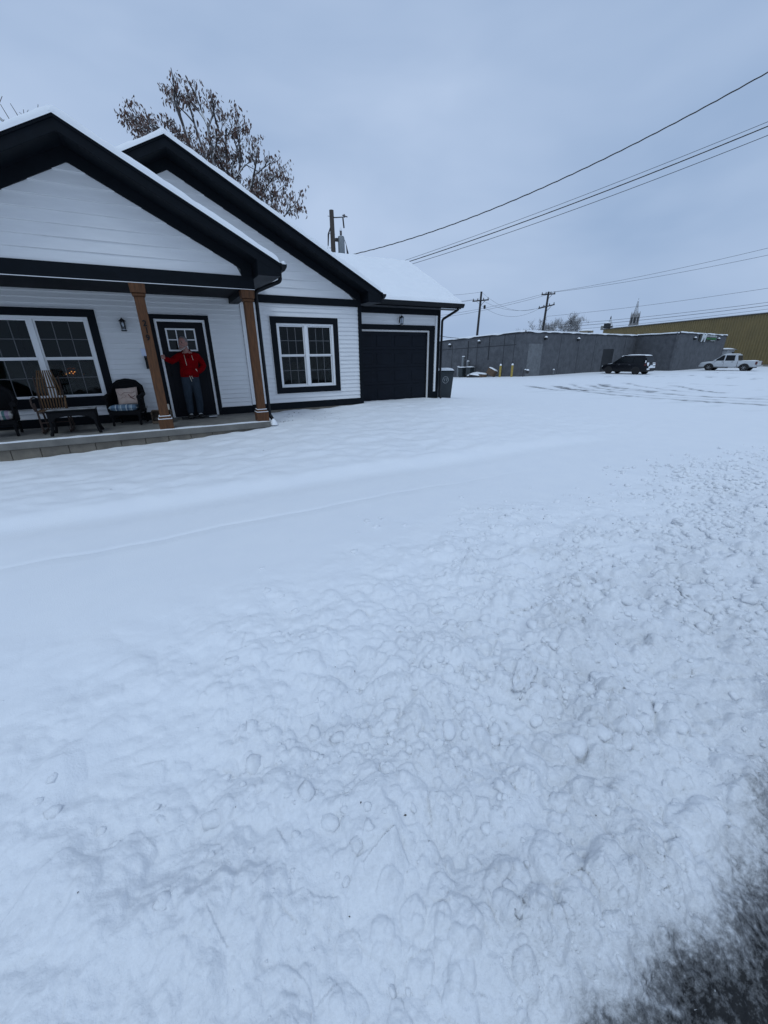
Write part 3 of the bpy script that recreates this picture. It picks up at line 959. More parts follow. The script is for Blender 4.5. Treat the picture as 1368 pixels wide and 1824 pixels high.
# ---- posts
def post(px):
    p = MB().box(px - .0825, px + .0825, 8.868, 9.033, -1.06, 1.0).build('porch_post', POSTWOOD, house, bevel=.008)
    part('base', POSTWOOD, [(px - .125, px + .125, 8.826, 9.076, -1.31, -1.115)], .006, parent=p)
    part('base_moulding', POSTWOOD, [(px - .105, px + .105, 8.846, 9.056, -1.113, -1.062)], .012, parent=p)
    c = MB()
    c.hexa([(px - .118, 8.833, 1.055), (px + .118, 8.833, 1.055), (px + .118, 9.069, 1.055), (px - .118, 9.069, 1.055)],
           [(px - .125, 8.826, 1.203), (px + .125, 8.826, 1.203), (px + .125, 9.076, 1.203), (px - .125, 9.076, 1.203)])
    c.build('cap', POSTWOOD, p, bevel=.006)
    part('cap_moulding', POSTWOOD, [(px - .104, px + .104, 8.847, 9.055, 1.002, 1.053)], .014, parent=p)
    sn = MB()
    for zz, hw, gap in ((-1.115, .123, .104), (-1.062, .103, .083)):   # snow caught on the base ledges
        for (a, b, c2, d) in ((-hw, hw, -hw, -gap), (gap, hw, -gap, hw), (-hw, -gap, -gap, hw)):
            sn.box(px + a, px + b, 8.951 + c2, 8.951 + d, zz + .001, zz + .013)
    sn.build('ledge_snow', SNOW, p, bevel=.005, smooth=True)
    return p
post_num = post(-.05)
post(1.815)
post(-3.08)
for ch, zz, dx in (('2', .57, -.004), ('1', .455, .006), ('9', .335, .0)):
    text_obj('numeral', ch, .135, BLACK, post_num, Matrix.Translation((-.048 + dx, 8.862, zz)) @ Matrix.Rotation(rad(90), 4, 'X'), .004, offset=.003)

# ---- skirt boards, corner boards
part('skirt_board', NAVY, [(-3.2, .022, YW - .024, YW + .02, -1.31, -1.142)], .003)
part('skirt_board', NAVY, [(1.208, 1.93, YW - .024, YW + .02, -1.31, -1.142)], .003)
part('skirt_board', NAVY, [(1.945, 5.03, YW - .026, YW + .02, -1.29, -1.127)], .003)
part('foundation', CONCD, [(-3.2, 5.0, YW + .004, YW + .2, -1.95, -1.333), (1.96, 5.0, YW - .012, YW + .003, -1.95, -1.292)])
part('corner_board', NAVY, [(4.938, 5.03, YW - .027, YW + .13, -1.125, 1.178)], .003)
part('corner_channel', VINYL, [(1.934, 1.974, YW - .018, YW + .02, -1.125, 1.178)], .003)

# ---- windows
def ring(m, o, i, y0, y1):
    """four butted boards round a rectangle, outer o and inner i as (x0, x1, z0, z1)"""
    m.box(o[0], o[1], y0, y1, i[3], o[3]); m.box(o[0], o[1], y0, y1, o[2], i[2])
    m.box(o[0], i[0], y0, y1, i[2], i[3]); m.box(i[1], o[1], y0, y1, i[2], i[3])
def channel(trim, y, parent):
    e = .014
    m = MB(); ring(m, (trim[0] - e, trim[1] + e, trim[2] - e, trim[3] + e), trim, y, y + .03)
    m.build('trim_channel', VINYL, parent)
def window(trim, fr, lights, zg, zmeet, label):
    w = MB()
    # white frame with mullion: the window's own mesh
    ring(w, fr, (lights[0][0] - .03, lights[-1][1] + .03, zg[0] - .03, zg[1] + .03), YW - .012, YW + .10)
    for (a, b), (c, d) in zip(lights[:-1], lights[1:]):
        w.box(b + .03, c - .03, YW - .012, YW + .10, zg[0] - .03, zg[1] + .03)
    o = w.build('window', VINYL, house, bevel=.004)
    if label: o['label'] = label
    i = (fr[0], fr[1], fr[2], fr[3])
    for q in ((trim[0], trim[1], i[3], trim[3]), (trim[0], trim[1], trim[2], i[2]), (trim[0], i[0], i[2], i[3]), (i[1], trim[1], i[2], i[3])):
        part('trim_board', NAVY, [(q[0], q[1], YW - .03, YW + .02, q[2], q[3])], .003, parent=o)
    channel(trim, YW - .016, o)
    for (a, b) in lights:
        for (z0, z1, yy) in ((zmeet + .028, zg[1], YW + .022), (zg[0], zmeet - .028, YW + .044)):
            s_ = MB(); ring(s_, (a - .03, b + .03, z0 - .03, z1 + .03), (a, b, z0, z1), yy, yy + .022)
            s_.build('sash', VINYL, o, bevel=.003)
            cw = (b - a) / 3
            zm = (z0 + z1) / 2
            mu = MB()
            for k in (1, 2): mu.box(a + cw * k - .007, a + cw * k + .007, yy - .001, yy + .0045, z0, z1)
            mu.box(a, b, yy - .0015, yy + .005, zm - .007, zm + .007)
            mu.build('muntin_grid', MUNT, o)
            for k in range(3):
                for (p, q) in ((z0, zm), (zm, z1)):
                    MB().box(a + cw * k, a + cw * (k + 1), yy + .006, yy + .009, p, q).build('pane', GLASS, o)
    return o
MUNT = mat('window_grid_bar', (.095, .10, .107), .5, var=.1)
window(W1, (-2.905, -1.049, -.742, .768), [(-2.815, -2.048), (-1.905, -1.137)], (-.697, .684), .004, 'wide twin window under the porch roof')
window(W2, (2.725, 4.207, -.752, .752), [(2.80, 3.389), (3.531, 4.118)], (-.680, .675), .014, 'twin window in the bare wall beside the garage')

# ---- front door
fd = MB()
dx0, dx1, dz1 = .165, 1.068, .72
gl = (.330, .862, .160, .562)
wall_with_holes(fd, dx0, dx1, -1.295, dz1, YW + .03, YW + .072, [gl])
door = fd.build('front_door', DOORP, house)
fr_ = MB(); fr_.box(.112, .163, YW - .006, YW + .12, -1.308, .772); fr_.box(1.07, 1.121, YW - .006, YW + .12, -1.308, .772); fr_.box(.163, 1.07, YW - .006, YW + .12, .722, .772)
fr_.build('door_frame', VINYL, door, bevel=.004)
for q in ((.022, .112, -1.308, .772), (1.121, 1.208, -1.308, .772), (.022, 1.208, .772, .862)):
    part('trim_board', NAVY, [(q[0], q[1], YW - .03, YW + .02, q[2], q[3])], .003, parent=door)
channel((.022, 1.208, -1.33, .862), YW - .014, door)
wf = MB(); ring(wf, (.297, .894, .128, .594), gl, YW + .012, YW + .029)
cw = (gl[1] - gl[0]) / 3
for k in (1, 2): wf.box(gl[0] + cw * k - .011, gl[0] + cw * k + .011, YW + .014, YW + .029, gl[2], gl[3])
wf.box(gl[0], gl[1], YW + .0135, YW + .0285, .352, .374)
wf.build('window_frame', VINYL, door, bevel=.002)
for k in range(3):
    for (p, q) in ((gl[2], .363), (.363, gl[3])):
        MB().box(gl[0] + cw * k, gl[0] + cw * (k + 1), YW + .034, YW + .037, p, q).build('pane', GLASS, door)
for (a, b) in ((.27, .58), (.65, .96)):
    part('raised_panel', DOORP, [(a, b, YW + .018, YW + .031, -1.12, -.10)], .01, parent=door)
kn = MB(); kn.lathe((.225, YW + .03, -.36), [(.028, 0), (.028, -.012), (.012, -.02), (.012, -.05), (.026, -.06), (.026, -.075), (.01, -.085)], 14, 'y')
kn.build('knob', BLACK, door, smooth=True)
kn = MB(); kn.lathe((.225, YW + .03, -.20), [(.028, 0), (.028, -.02), (.012, -.024)], 14, 'y'); kn.build('deadbolt', BLACK, door, smooth=True)
part('threshold', mat('door_sill', (.28, .28, .27), .4, .4, var=.2), [(.112, 1.121, YW - .04, YW + .1, -1.309, -1.297)], .003, parent=door)

# ---- garage front
gwm = MB()
wall_with_holes(gwm, 5.0, 8.14, -1.33, 1.36, YG + .024, YG + .15, [(5.19, 7.70, -1.4, .66)])
garage_wall = gwm.build('garage_wall', ROOM, house)
siding(garage_wall, 5.02, 8.056, .842, 1.135, YG, .1016)
siding(garage_wall, 7.952, 8.056, -1.15, .842, YG, .1016)
part('garage_frieze', NAVY, [(5.03, 8.155, YG - .026, YG + .02, 1.135, 1.36)], .003)
part('corner_board', NAVY, [(8.058, 8.156, YG - .026, YG + .02, -1.36, 1.133)], .003)
part('skirt_board', NAVY, [(7.952, 8.056, YG - .024, YG + .02, -1.36, -1.152)], .003)
part('corner_channel', VINYL, [(7.98, 8.054, YG - .012, YG - .002, -1.148, 1.13)], .002)
gd = MB().box(5.19, 7.70, YG + .06, YG + .10, -1.36, .65).build('garage_door', GARP, house)
for rr in range(4):
    z0 = -1.36 + rr * .5025
    part('section_panel', GARP, [(5.192, 7.698, YG + .048, YG + .0605, z0 + .004, z0 + .4985)], .004, parent=gd)
    for cc in range(4):
        a = 5.19 + .6275 * cc
        part('raised_panel', GARP, [(a + .075, a + .5525, YG + .036, YG + .049, z0 + .095, z0 + .4075)], .011, parent=gd)
jm = MB(); jm.box(5.14, 5.19, YG - .004, YG + .12, -1.36, .652); jm.box(7.70, 7.76, YG - .004, YG + .12, -1.36, .652); jm.box(5.14, 7.76, YG - .004, YG + .12, .652, .702)
jm.build('door_jamb', JAMB, gd, bevel=.003)
tb = MB(); tb.box(5.035, 5.138, YG - .03, YG + .02, -1.36, .702); tb.box(7.762, 7.948, YG - .03, YG + .02, -1.36, .702); tb.box(5.035, 7.948, YG - .03, YG + .02, .703, .838)
tb.build('trim_board', NAVY, gd, bevel=.003)
part('garage_sill', CONC, [(5.0, 8.15, YG - .08, YG + .3, -1.7, -1.362)], .01)

# ---- other walls, floor and rooms behind the glass
part('side_wall', SIDING, [(-3.2, -3.05, YW + .16, 20.0, -1.6, 1.36)])
part('side_wall', SIDING, [(4.85, 5.0, YW + .16, 20.0, -1.6, 1.36)])
part('garage_side_wall', SIDING, [(8.0, 8.15, YG + .16, 16.55, -1.6, 1.36)])
part('back_wall', SIDING, [(-3.2, 5.0, 20.0, 20.15, -1.6, 1.36)])
part('garage_back_wall', SIDING, [(5.0, 8.15, 16.55, 16.7, -1.6, 1.36)])
part('floor', WOODD, [(-3.05, 4.85, YW + .16, 20.0, -1.36, -1.30)])
part('ceiling', ROOM, [(-3.05, 4.85, YW + .16, 20.0, 1.262, 1.30)])
part('room_wall', ROOM, [(1.6, 1.72, YW + .16, 15, -1.30, 1.262), (-3.05, 4.85, 14.6, 14.72, -1.30, 1.262)])
part('garage_slab', CONC, [(5.0, 8.0, YG + .31, 16.5, -1.5, -1.40)])
part('garage_ceiling', ROOM, [(5.0, 8.0, YG + .16, 16.55, 1.30, 1.34)])
# curtains drawn to the sides of the right-hand window and a lace panel in the left
def curtain(x0, x1, y, z0, z1, m, parent):
    n = 60; vs = []; fs = []
    for i in range(n + 1):
        x = x0 + (x1 - x0) * i / n
        yy = y + .03 * math.sin(i * .9) + .015 * math.sin(i * 2.3)
        vs += [(x, yy, z0), (x, yy, z1)]
    for i in range(n): fs.append((2 * i, 2 * i + 2, 2 * i + 3, 2 * i + 1))
    return MB().add(vs, fs).build('curtain', m, parent, smooth=True)
CUR = mat('dark_curtain', (.10, .11, .115), .9, var=.3, vscale=10)
curtain(2.70, 3.05, YW + .28, -.95, .85, CUR, house)
curtain(3.95, 4.24, YW + .28, -.95, .85, CUR, house)

# ---- roofs: dark chevrons; ridge along Y for the two front gables, along X for the garage
ROOFM = mat('shingles', (.03, .032, .036), .9, var=.4, vscale=14, bump=.004, bscale=40)
def chevron_y(name, xr, zt, half, y0, y1, th=.195):
    m = MB()
    ze = zt - SL * half
    m.prism([(xr - half, ze), (xr, zt), (xr + half, ze), (xr + half, ze - th), (xr, zt - th), (xr - half, ze - th)], 'y', y0, y1)
    return m.build(name, NAVY, house, bevel=.006)
main_roof = chevron_y('main_roof', .9, 3.82, 4.53, 10.05, 21.0)
porch_roof = chevron_y('porch_roof', -.63, 3.165, 3.02, 8.40, 10.46)
gm = MB()
gze = 1.445; gyr = 13.9; gzr = gze + SL * 3.1
gm.prism([(10.8, gze), (gyr, gzr), (17.0, gze), (17.0, gze - .15), (gyr, gzr - .15), (10.8, gze - .15)], 'x', 4.9, 8.62)
garage_roof = gm.build('garage_roof', NAVY, house, bevel=.006)
gg = MB(); gg.prism([(11.3, 1.36), (16.5, 1.36), (gyr, gzr - .16)], 'x', 8.02, 8.14); gg.build('garage_gable', SIDING, house)
# drip edge: a thin proud lip along the front rakes
for (o, xr, zt, half, y0) in ((main_roof, .9, 3.82, 4.53, 10.05), (porch_roof, -.63, 3.165, 3.02, 8.40)):
    for sgn in (-1, 1):
        m = MB()
        pl = [(xr, zt - .045), (xr, zt + .006), (xr + sgn * (half + .02), zt - SL * (half + .02) + .006), (xr + sgn * (half + .02), zt - SL * (half + .02) - .045)]
        m.prism(pl if sgn < 0 else pl[::-1], 'y', y0 - .022, y0 - .001)
        m.build('drip_edge', NAVY, o)
# boxed eave returns
EAVE = mat('eave_soffit', (.035, .04, .048), .6, var=.3, vscale=4)
def eave_box(o, xi, xe, zb, xr, zt, y0, y1):
    def zr(x): return zt - .195 - SL * abs(x - xr)
    m = MB()
    pl = [(xi, zb), (xe, zb), (xe, zr(xe) + .05), (xi, zr(xi) + .02)]
    m.prism(pl if xe < xi else pl[::-1], 'y', y0 + .004, y1)
    m.build('eave_return', NAVY, o, bevel=.003)
    a, b = sorted((xi, xe))
    MB().box(a + .01, b - .01, y0 + .02, y1, zb - .006, zb - .001).build('eave_soffit', EAVE, o)
eave_box(porch_roof, 1.955, 2.372, 1.40, -.63, 3.165, 8.40, 10.45)
eave_box(porch_roof, -3.2, -3.63, 1.40, -.63, 3.165, 8.40, 10.45)
eave_box(main_roof, 5.035, 5.412, 1.262, .9, 3.82, 10.05, 10.82)
eave_box(main_roof, -3.2, -3.61, 1.262, .9, 3.82, 10.05, 20.9)
MB().box(5.43, 8.60, 10.83, YG - .03, 1.288, 1.293).build('eave_soffit', EAVE, garage_roof)

# ---- snow on the roofs
def roof_snow(o, P0, U, V, nu, nv, th, seed, over=.012, amp=.022):
    """snow blanket on a slope: P0 corner, U along the eave/ridge, V up or down the slope; edges rounded off"""
    P0, U, V = Vector(P0), Vector(U), Vector(V)
    lu, lv = U.length, V.length
    vs = []; fs = []
    def prof(d):
        return math.sqrt(max(0, 1 - (1 - min(1, d / .07)) ** 2))
    for i in range(nu + 1):
        u = i / nu
        # cluster the stations at both ends so that the edges round
        u = .5 - .5 * math.cos(math.pi * u) if nu > 8 else u
        for j in range(nv + 1):
            v = .5 - .5 * math.cos(math.pi * j / nv)
            p = P0 + U * u + V * v
            e = prof(u * lu + .0) * prof((1 - u) * lu) * prof(v * lv + .0) * prof((1 - v) * lv)
            t = th * (1 + .0) + amp * mnoise.fractal(p * 1.3 + Vector((seed, 0, 0)), .7, 2, 4) + .012 * mnoise.noise(p * 6) + .006 * mnoise.noise(p * 17)
            p = p + Vector((0, 0, .003 + e * t))
            vs.append(p)
    for i in range(nu):
        for j in range(nv):
            a = i * (nv + 1) + j
            fs.append((a, a + nv + 1, a + nv + 2, a + 1))
    return MB().add(vs, fs).build('roof_snow', SNOW, o, smooth=True)
for sgn in (-1, 1):
    roof_snow(porch_roof, (-.63 - sgn * .03, 8.365, 3.165 + .0), (0, 2.2 if sgn > 0 else 2.6, 0), (sgn * 3.03, 0, -SL * 3.02), 40, 90, .115, 3 + sgn)
    roof_snow(main_roof, (.9 - sgn * .03, 10.015, 3.82), (0, 10.9, 0), (sgn * 4.54, 0, -SL * 4.53), 60, 110, .115, 9 + sgn)
roof_snow(garage_roof, (4.6, 10.77, gze - .005), (4.04, 0, 0), (0, 3.16, SL * 3.13), 70, 70, .085, 21, amp=.02)
roof_snow(garage_roof, (4.6, 17.03, gze - .005), (4.04, 0, 0), (0, -3.16, SL * 3.13), 20, 20, .085, 23)

# ---- gutters and downspouts
def gutter(path_axis, a, b, q0, zt, sgn, o):
    """open K-style trough; q0: inner face, sgn: outward direction"""
    pr = [(0, 0), (0, -.11), (.055, -.11), (.10, -.045), (.105, 0), (.097, 0), (.092, -.042), (.05, -.10), (.008, -.10), (.008, 0)]
    pl = [(q0 + sgn * p, zt + z) for p, z in pr]
    m = MB(); m.prism(pl, 'y' if path_axis == 'y' else 'x', a, b)
    # end caps
    for e in (a, b - .004):
        cp = [(q0 + sgn * p, zt + z) for p, z in ((0, -.004), (0, -.11), (.055, -.11), (.10, -.045), (.103, -.004))]
        m.prism(cp, 'y' if path_axis == 'y' else 'x', e - .001, e + .005)
    return m.build('gutter', BLACKG, o)
BLACKG = mat('gutter_paint', (.006, .008, .011), .45, var=.2, spec=.2)
g1 = gutter('y', 8.37, 10.45, 2.392, 1.600, 1, porch_roof)
g2 = gutter('y', 10.02, 10.62, 5.433, 1.462, 1, main_roof)
g3 = gutter('x', 5.58, 8.66, 10.795, 1.432, -1, garage_roof)
sn = MB(); sn.tube([(2.445, 8.372, 1.60), (2.445, 8.42, 1.615), (2.44, 8.9, 1.612), (2.44, 9.6, 1.606), (2.44, 10.4, 1.602)], [.035, .045, .042, .04, .03], 10, squash=.9); sn.build('gutter_snow', SNOW, porch_roof, smooth=True)
sn = MB(); sn.tube([(5.6 + .3 * i, 10.745, 1.425 + .012 * mnoise.noise(Vector((i * .7, 0, 0)))) for i in range(11)], .042, 10, squash=.9); sn.build('gutter_snow', SNOW, garage_roof, smooth=True)
def downspout(pts, o):
    P = [Vector(p) for p in pts]; out = [P[0]]
    for a, b, c in zip(P[:-2], P[1:-1], P[2:]):
        r1 = min(.07, (b - a).length * .4, (c - b).length * .4)
        p1 = b + (a - b).normalized() * r1; p2 = b + (c - b).normalized() * r1
        for t in (0, .25, .5, .75, 1): out.append(p1 * (1 - t) ** 2 + b * 2 * t * (1 - t) + p2 * t * t)
    out.append(P[-1])
    return MB().tube(out, .038, 10).build('downspout', BLACKG, o, smooth=True)
d1 = downspout([(2.44, 8.72, 1.50), (2.44, 8.72, 1.37), (1.995, 9.0, 1.20), (1.995, 9.0, -1.21), (2.03, 8.90, -1.29)], house)
d2 = downspout([(8.46, 10.75, 1.33), (8.46, 10.76, 1.27), (8.19, YG - .07, 1.02), (8.19, YG - .07, -1.30), (8.22, YG - .14, -1.36)], house)
sn = MB(); sn.lathe((2.03, 8.86, -1.40), [(.09, 0), (.075, .05), (.04, .1), (.01, .13)], 12); sn.build('snow_clump', SNOW, house, smooth=True)

# ---- lanterns, mailbox, notice, outlet
LAMPG = glass_mat('lantern_glass', (.8, .85, .9), .1, 1.5)
def lantern(x, y, z, h, parent):
    """carriage lantern on a wall facing -Y; z: top"""
    s_ = h / .245
    m = MB()
    m.box(x - .035 * s_, x + .035 * s_, y - .012, y - .001, z - .20 * s_, z - .04 * s_)
    m.tube([(x, y - .01, z - .10 * s_), (x, y - .05 * s_, z - .07 * s_), (x, y - .085 * s_, z - .055 * s_)], .008 * s_, 8)
    cy = y - .085 * s_
    m.lathe((x, cy, z), [(.008 * s_, 0), (.012 * s_, -.012 * s_), (.03 * s_, -.03 * s_), (.062 * s_, -.055 * s_), (.066 * s_, -.066 * s_)], 8)
    m.lathe((x, cy, z), [(.05 * s_, -.226 * s_), (.055 * s_, -.232 * s_), (.04 * s_, -.245 * s_)], 8)
    for k in range(4):
        a = math.pi / 4 + k * math.pi / 2
        m.tube([(x + .055 * s_ * math.cos(a), cy + .055 * s_ * math.sin(a), z - .064 * s_), (x + .046 * s_ * math.cos(a), cy + .046 * s_ * math.sin(a), z - .228 * s_)], .005 * s_, 6)
    o = m.build('wall_lantern', BLACK, parent)
    g = MB(); g.lathe((x, cy, z), [(.046 * s_, -.067 * s_), (.039 * s_, -.225 * s_)], 8); g.build('lamp_glass', LAMPG, o)
    g = MB(); g.lathe((x, cy, z), [(.012 * s_, -.16 * s_), (.02 * s_, -.13 * s_), (.018 * s_, -.10 * s_), (.006 * s_, -.085 * s_)], 8); g.build('bulb', VINYL, o, smooth=True)
    return o
lantern(-.46, YW, .77, .255, house)
part('lamp_plate', VINYL, [(6.60, 6.74, YG - .012, YG - .001, .93, 1.11)], .006)
lantern(6.68, YG - .012, 1.10, .25, house)
mb = MB(); mb.box(-.205, .0, YW - .11, YW - .002, -.225, -.01)
mb.prism([(YW - .12, -.012), (YW - .002, .03), (YW - .002, .036), (YW - .125, -.006)], 'x', -.21, .005)
mb.build('mailbox', BLACK, house, bevel=.004)
part('notice', mat('notice_paper', (.62, .66, .80), .7, var=.06, vscale=15), [(-.245, -.10, YW - .004, YW - .0015, .035, .185)])
part('wall_outlet', VINYL, [(-.42, -.34, YW - .02, YW - .001, -1.02, -.90)], .006)
# ================================================================ things on the porch
FL = -1.31
WICK = mat('black_wicker', (.0045, .0048, .0065), .65, var=.5, vscale=60, bump=.006, bscale=90, stretch=(1, 1, 2.5), spec=.15)
WICKT = snowy('navy_wicker', (.007, .010, .016), .55, lo=.80, hi=1.25, var=.4, vscale=70, amount=.6)

def wicker_chair(label, loc, rz, group=None):
    t = thing('wicker_chair', label, 'chair', loc, rz, group)
    # the barrel: back and arms in one sweep, seen from above a U open to -Y
    path = [(-.30, -.27), (-.315, -.10), (-.31, .08), (-.26, .20), (-.15, .265), (0, .28), (.15, .265), (.26, .20), (.31, .08), (.315, -.10), (.30, -.27)]
    tops = [.56, .57, .60, .74, .835, .87, .835, .74, .60, .57, .56]
    fine = []
    for i in range(len(path) - 1):
        for k in range(4):
            f = k / 4
            fine.append((path[i][0] * (1 - f) + path[i + 1][0] * f, path[i][1] * (1 - f) + path[i + 1][1] * f, tops[i] * (1 - f) + tops[i + 1] * f))
    fine.append((*path[-1], tops[-1]))
    rings = []
    for (x, y, z) in fine:
        n = Vector((x, y * .9, 0)).normalized()
        rings.append([(x, y, .28), (x - n.x * .035, y - n.y * .035, .28), (x - n.x * .03, y - n.y * .03, z), (x + n.x * .008, y + n.y * .008, z)])
    MB().loft(rings).build('back_and_arms', WICK, t, smooth=True)
    MB().tube([(x + .012 * (1 if x > 0 else -1), y, z) for x, y, z in fine], .043, 10).build('rolled_rim', WICK, t, smooth=True)
    a = MB(); a.box(-.29, .29, -.285, .22, .24, .30)
    a.prism([(-.29, .16), (-.29, .255), (.29, .255), (.29, .16), (.2, .21), (-.2, .21)], 'y', -.288, -.265)
    a.build('seat_frame', WICK, t, bevel=.01)
    for sx in (-1, 1):
        for sy, h in ((-1, .26), (1, .29)):
            MB().lathe((sx * .25, sy * .24 - .02, 0), [(.018, 0), (.026, .03), (.02, .06), (.028, .12), (.024, .2), (.03, h)], 10).build('leg', WICK, t, smooth=True)
    st = MB()
    for sx in (-1, 1): st.tube([(sx * .25, -.26, .13), (sx * .25, .22, .13)], .012, 6)
    st.tube([(-.25, -.02, .13), (.25, -.02, .13)], .012, 6); st.build('stretcher', WICK, t)
    return t

def pad_mesh(w, d, h, n=18, pw=.35):
    """puffy pad centred on the origin, lying in XY"""
    vs = []; fs = []
    for s_ in (1, -1):
        for i in range(n + 1):
            for j in range(n + 1):
                u, v = i / n * 2 - 1, j / n * 2 - 1
                e = max(0, (1 - u ** 4) * (1 - v ** 4)) ** pw
                k = 1 - .05 * (1 - abs(u * v)) * (abs(u) ** 8 + abs(v) ** 8)
                vs.append((u * w / 2 * k, v * d / 2 * k, s_ * h / 2 * e))
    N = (n + 1) ** 2
    for i in range(n):
        for j in range(n):
            a = i * (n + 1) + j
            fs.append((a, a + n + 1, a + n + 2, a + 1)); fs.append((N + a, N + a + 1, N + a + n + 2, N + a + n + 1))
    m = MB(); m.add(vs, fs)
    return m

def stripe_mat(name, cols, scale, axis=0):
    m = bpy.data.materials.new(name); m.use_nodes = True
    t = m.node_tree; p = t.nodes['Principled BSDF']; p.inputs['Roughness'].default_value = .9
    tc = t.nodes.new('ShaderNodeTexCoord'); sp = t.nodes.new('ShaderNodeSeparateXYZ')
    t.links.new(tc.outputs['Object'], sp.inputs['Vector'])
    mu = t.nodes.new('ShaderNodeMath'); mu.operation = 'MULTIPLY_ADD'; mu.inputs[1].default_value = scale; mu.inputs[2].default_value = 10.0
    t.links.new(sp.outputs[axis], mu.inputs[0])
    fr = t.nodes.new('ShaderNodeMath'); fr.operation = 'FRACT'; t.links.new(mu.outputs[0], fr.inputs[0])
    r = t.nodes.new('ShaderNodeValToRGB'); r.color_ramp.interpolation = 'CONSTANT'
    while len(r.color_ramp.elements) < len(cols): r.color_ramp.elements.new(.5)
    for e, (pos, c) in zip(r.color_ramp.elements, cols):
        e.position = pos; e.color = (*c, 1)
    t.links.new(fr.outputs[0], r.inputs['Fac']); t.links.new(r.outputs['Color'], p.inputs['Base Color'])
    MATS[name] = m
    return m
STRIPE = stripe_mat('blue_stripe', [(0, (.085, .14, .20)), (.30, (.45, .50, .50)), (.38, (.06, .10, .16)), (.60, (.17, .23, .27)), (.80, (.38, .43, .44)), (.87, (.085, .14, .20))], 5.2)
QUILT = stripe_mat('quilt_stripe', [(0, (.30, .29, .27)), (.22, (.08, .10, .16)), (.42, (.36, .33, .32)), (.58, (.05, .12, .12)), (.76, (.22, .17, .22))], 4.5)

ch1 = wicker_chair('black wicker armchair right of the rocker, holding the striped cushion', (-.70, 10.06, FL), rad(-13), 'black wicker armchairs on the porch')
ch2 = wicker_chair('black wicker armchair cut off by the left picture edge', (-2.74, 9.74, FL), rad(6), 'black wicker armchairs on the porch')
def on(o, name, me_b, m, loc, rot, label, cat, smooth=True):
    me = me_b.mesh(name, smooth=smooth)
    me.materials.append(m)
    q = link(name, me); q.location = loc; q.rotation_euler = rot
    tag(q, label, cat); return q
cu = on(None, 'seat_cushion', pad_mesh(.52, .47, .14), STRIPE, (-.73, 10.0, FL + .345), (rad(-4), 0, rad(-13)), 'blue and white striped seat cushion on the wicker armchair near the post', 'cushion')
cu2 = on(None, 'seat_cushion', pad_mesh(.56, .52, .17), QUILT, (-2.73, 9.66, FL + .365), (rad(-4), 0, rad(6)), 'patchwork seat cushion on the armchair at the left picture edge', 'cushion')
# throw pillow with a printed red bird and dark scrolls
PIL = mat('pillow_cloth', (.42, .30, .25), .9, var=.3, vscale=14, alt=(.50, .40, .34))
pil = pad_mesh(.40, .36, .11, 16).mesh('throw_pillow', smooth=True); pil.materials.append(PIL)
po = link('throw_pillow', pil); po.location = (-.66, 10.09, FL + .56); po.rotation_euler = (rad(70), rad(-4), rad(-10))
tag(po, 'tan throw pillow with a red bird and dark scrolls leaning in the armchair', 'pillow')
def pillow_mark(name, pts, r, m):
    P = [(x, y, .056 * (max(0, (1 - (x / .2) ** 4) * (1 - (y / .18) ** 4)) ** .35) + .001) for x, y in pts]
    MB().tube(P, r, 6, squash=.35).build(name, m, po, smooth=True)
DKTH = mat('dark_thread', (.02, .017, .02), .8, var=.3); RDTH = mat('red_thread', (.16, .02, .015), .8, var=.3)
pillow_mark('scroll', [(-.15, .07), (-.13, .03), (-.09, .025), (-.07, .05), (-.03, .07), (.03, .06), (.09, .045), (.13, .05), (.155, .085)], .006, DKTH)
pillow_mark('scroll', [(-.12, -.05), (-.08, -.02), (-.04, -.03), (-.01, 0), (-.05, .02)], .004, DKTH)
pillow_mark('bird_motif', [(.03, .02), (.06, -.02), (.09, -.06), (.13, -.085)], .018, RDTH)
pillow_mark('bird_motif', [(.05, -.05), (.10, -.04), (.15, -.01)], .010, RDTH)

# low wicker table in front
tb = thing('wicker_table', 'low dark navy wicker table with snow dusting its top', 'table', (-1.54, 9.32, FL), rad(1))
m = MB(); m.box(-.37, .37, -.19, .19, .415, .445); m.build('table_top', WICKT, tb, bevel=.012, seg=2)
rim = MB()
for i in range(38):
    rim.lathe((-.362 + .0196 * i, -.192, .43), [(.006, -.016), (.0125, -.008), (.0125, .008), (.006, .016)], 6)
rim.build('beaded_rim', WICK, tb, smooth=True)
ap = MB()
for y in (-.185, .165):
    ap.prism([(-.36, .25), (-.36, .414), (.36, .414), (.36, .25), (.30, .25), (.25, .31), (.10, .335), (-.10, .335), (-.25, .31), (-.30, .25)], 'y', y, y + .02)
ap.box(-.365, -.345, -.165, .165, .29, .414); ap.box(.345, .365, -.165, .165, .29, .414)
ap.build('apron', WICK, tb, bevel=.004)
for sx in (-1, 1):
    for sy in (-1, 1):
        MB().tube([(sx * .335, sy * .165, .42), (sx * .335, sy * .165, .2), (sx * .345, sy * .17, .08), (sx * .365, sy * .185, .03), (sx * .37, sy * .19, 0)], [.028, .025, .024, .03, .026], 10).build('leg', WICK, tb, smooth=True)

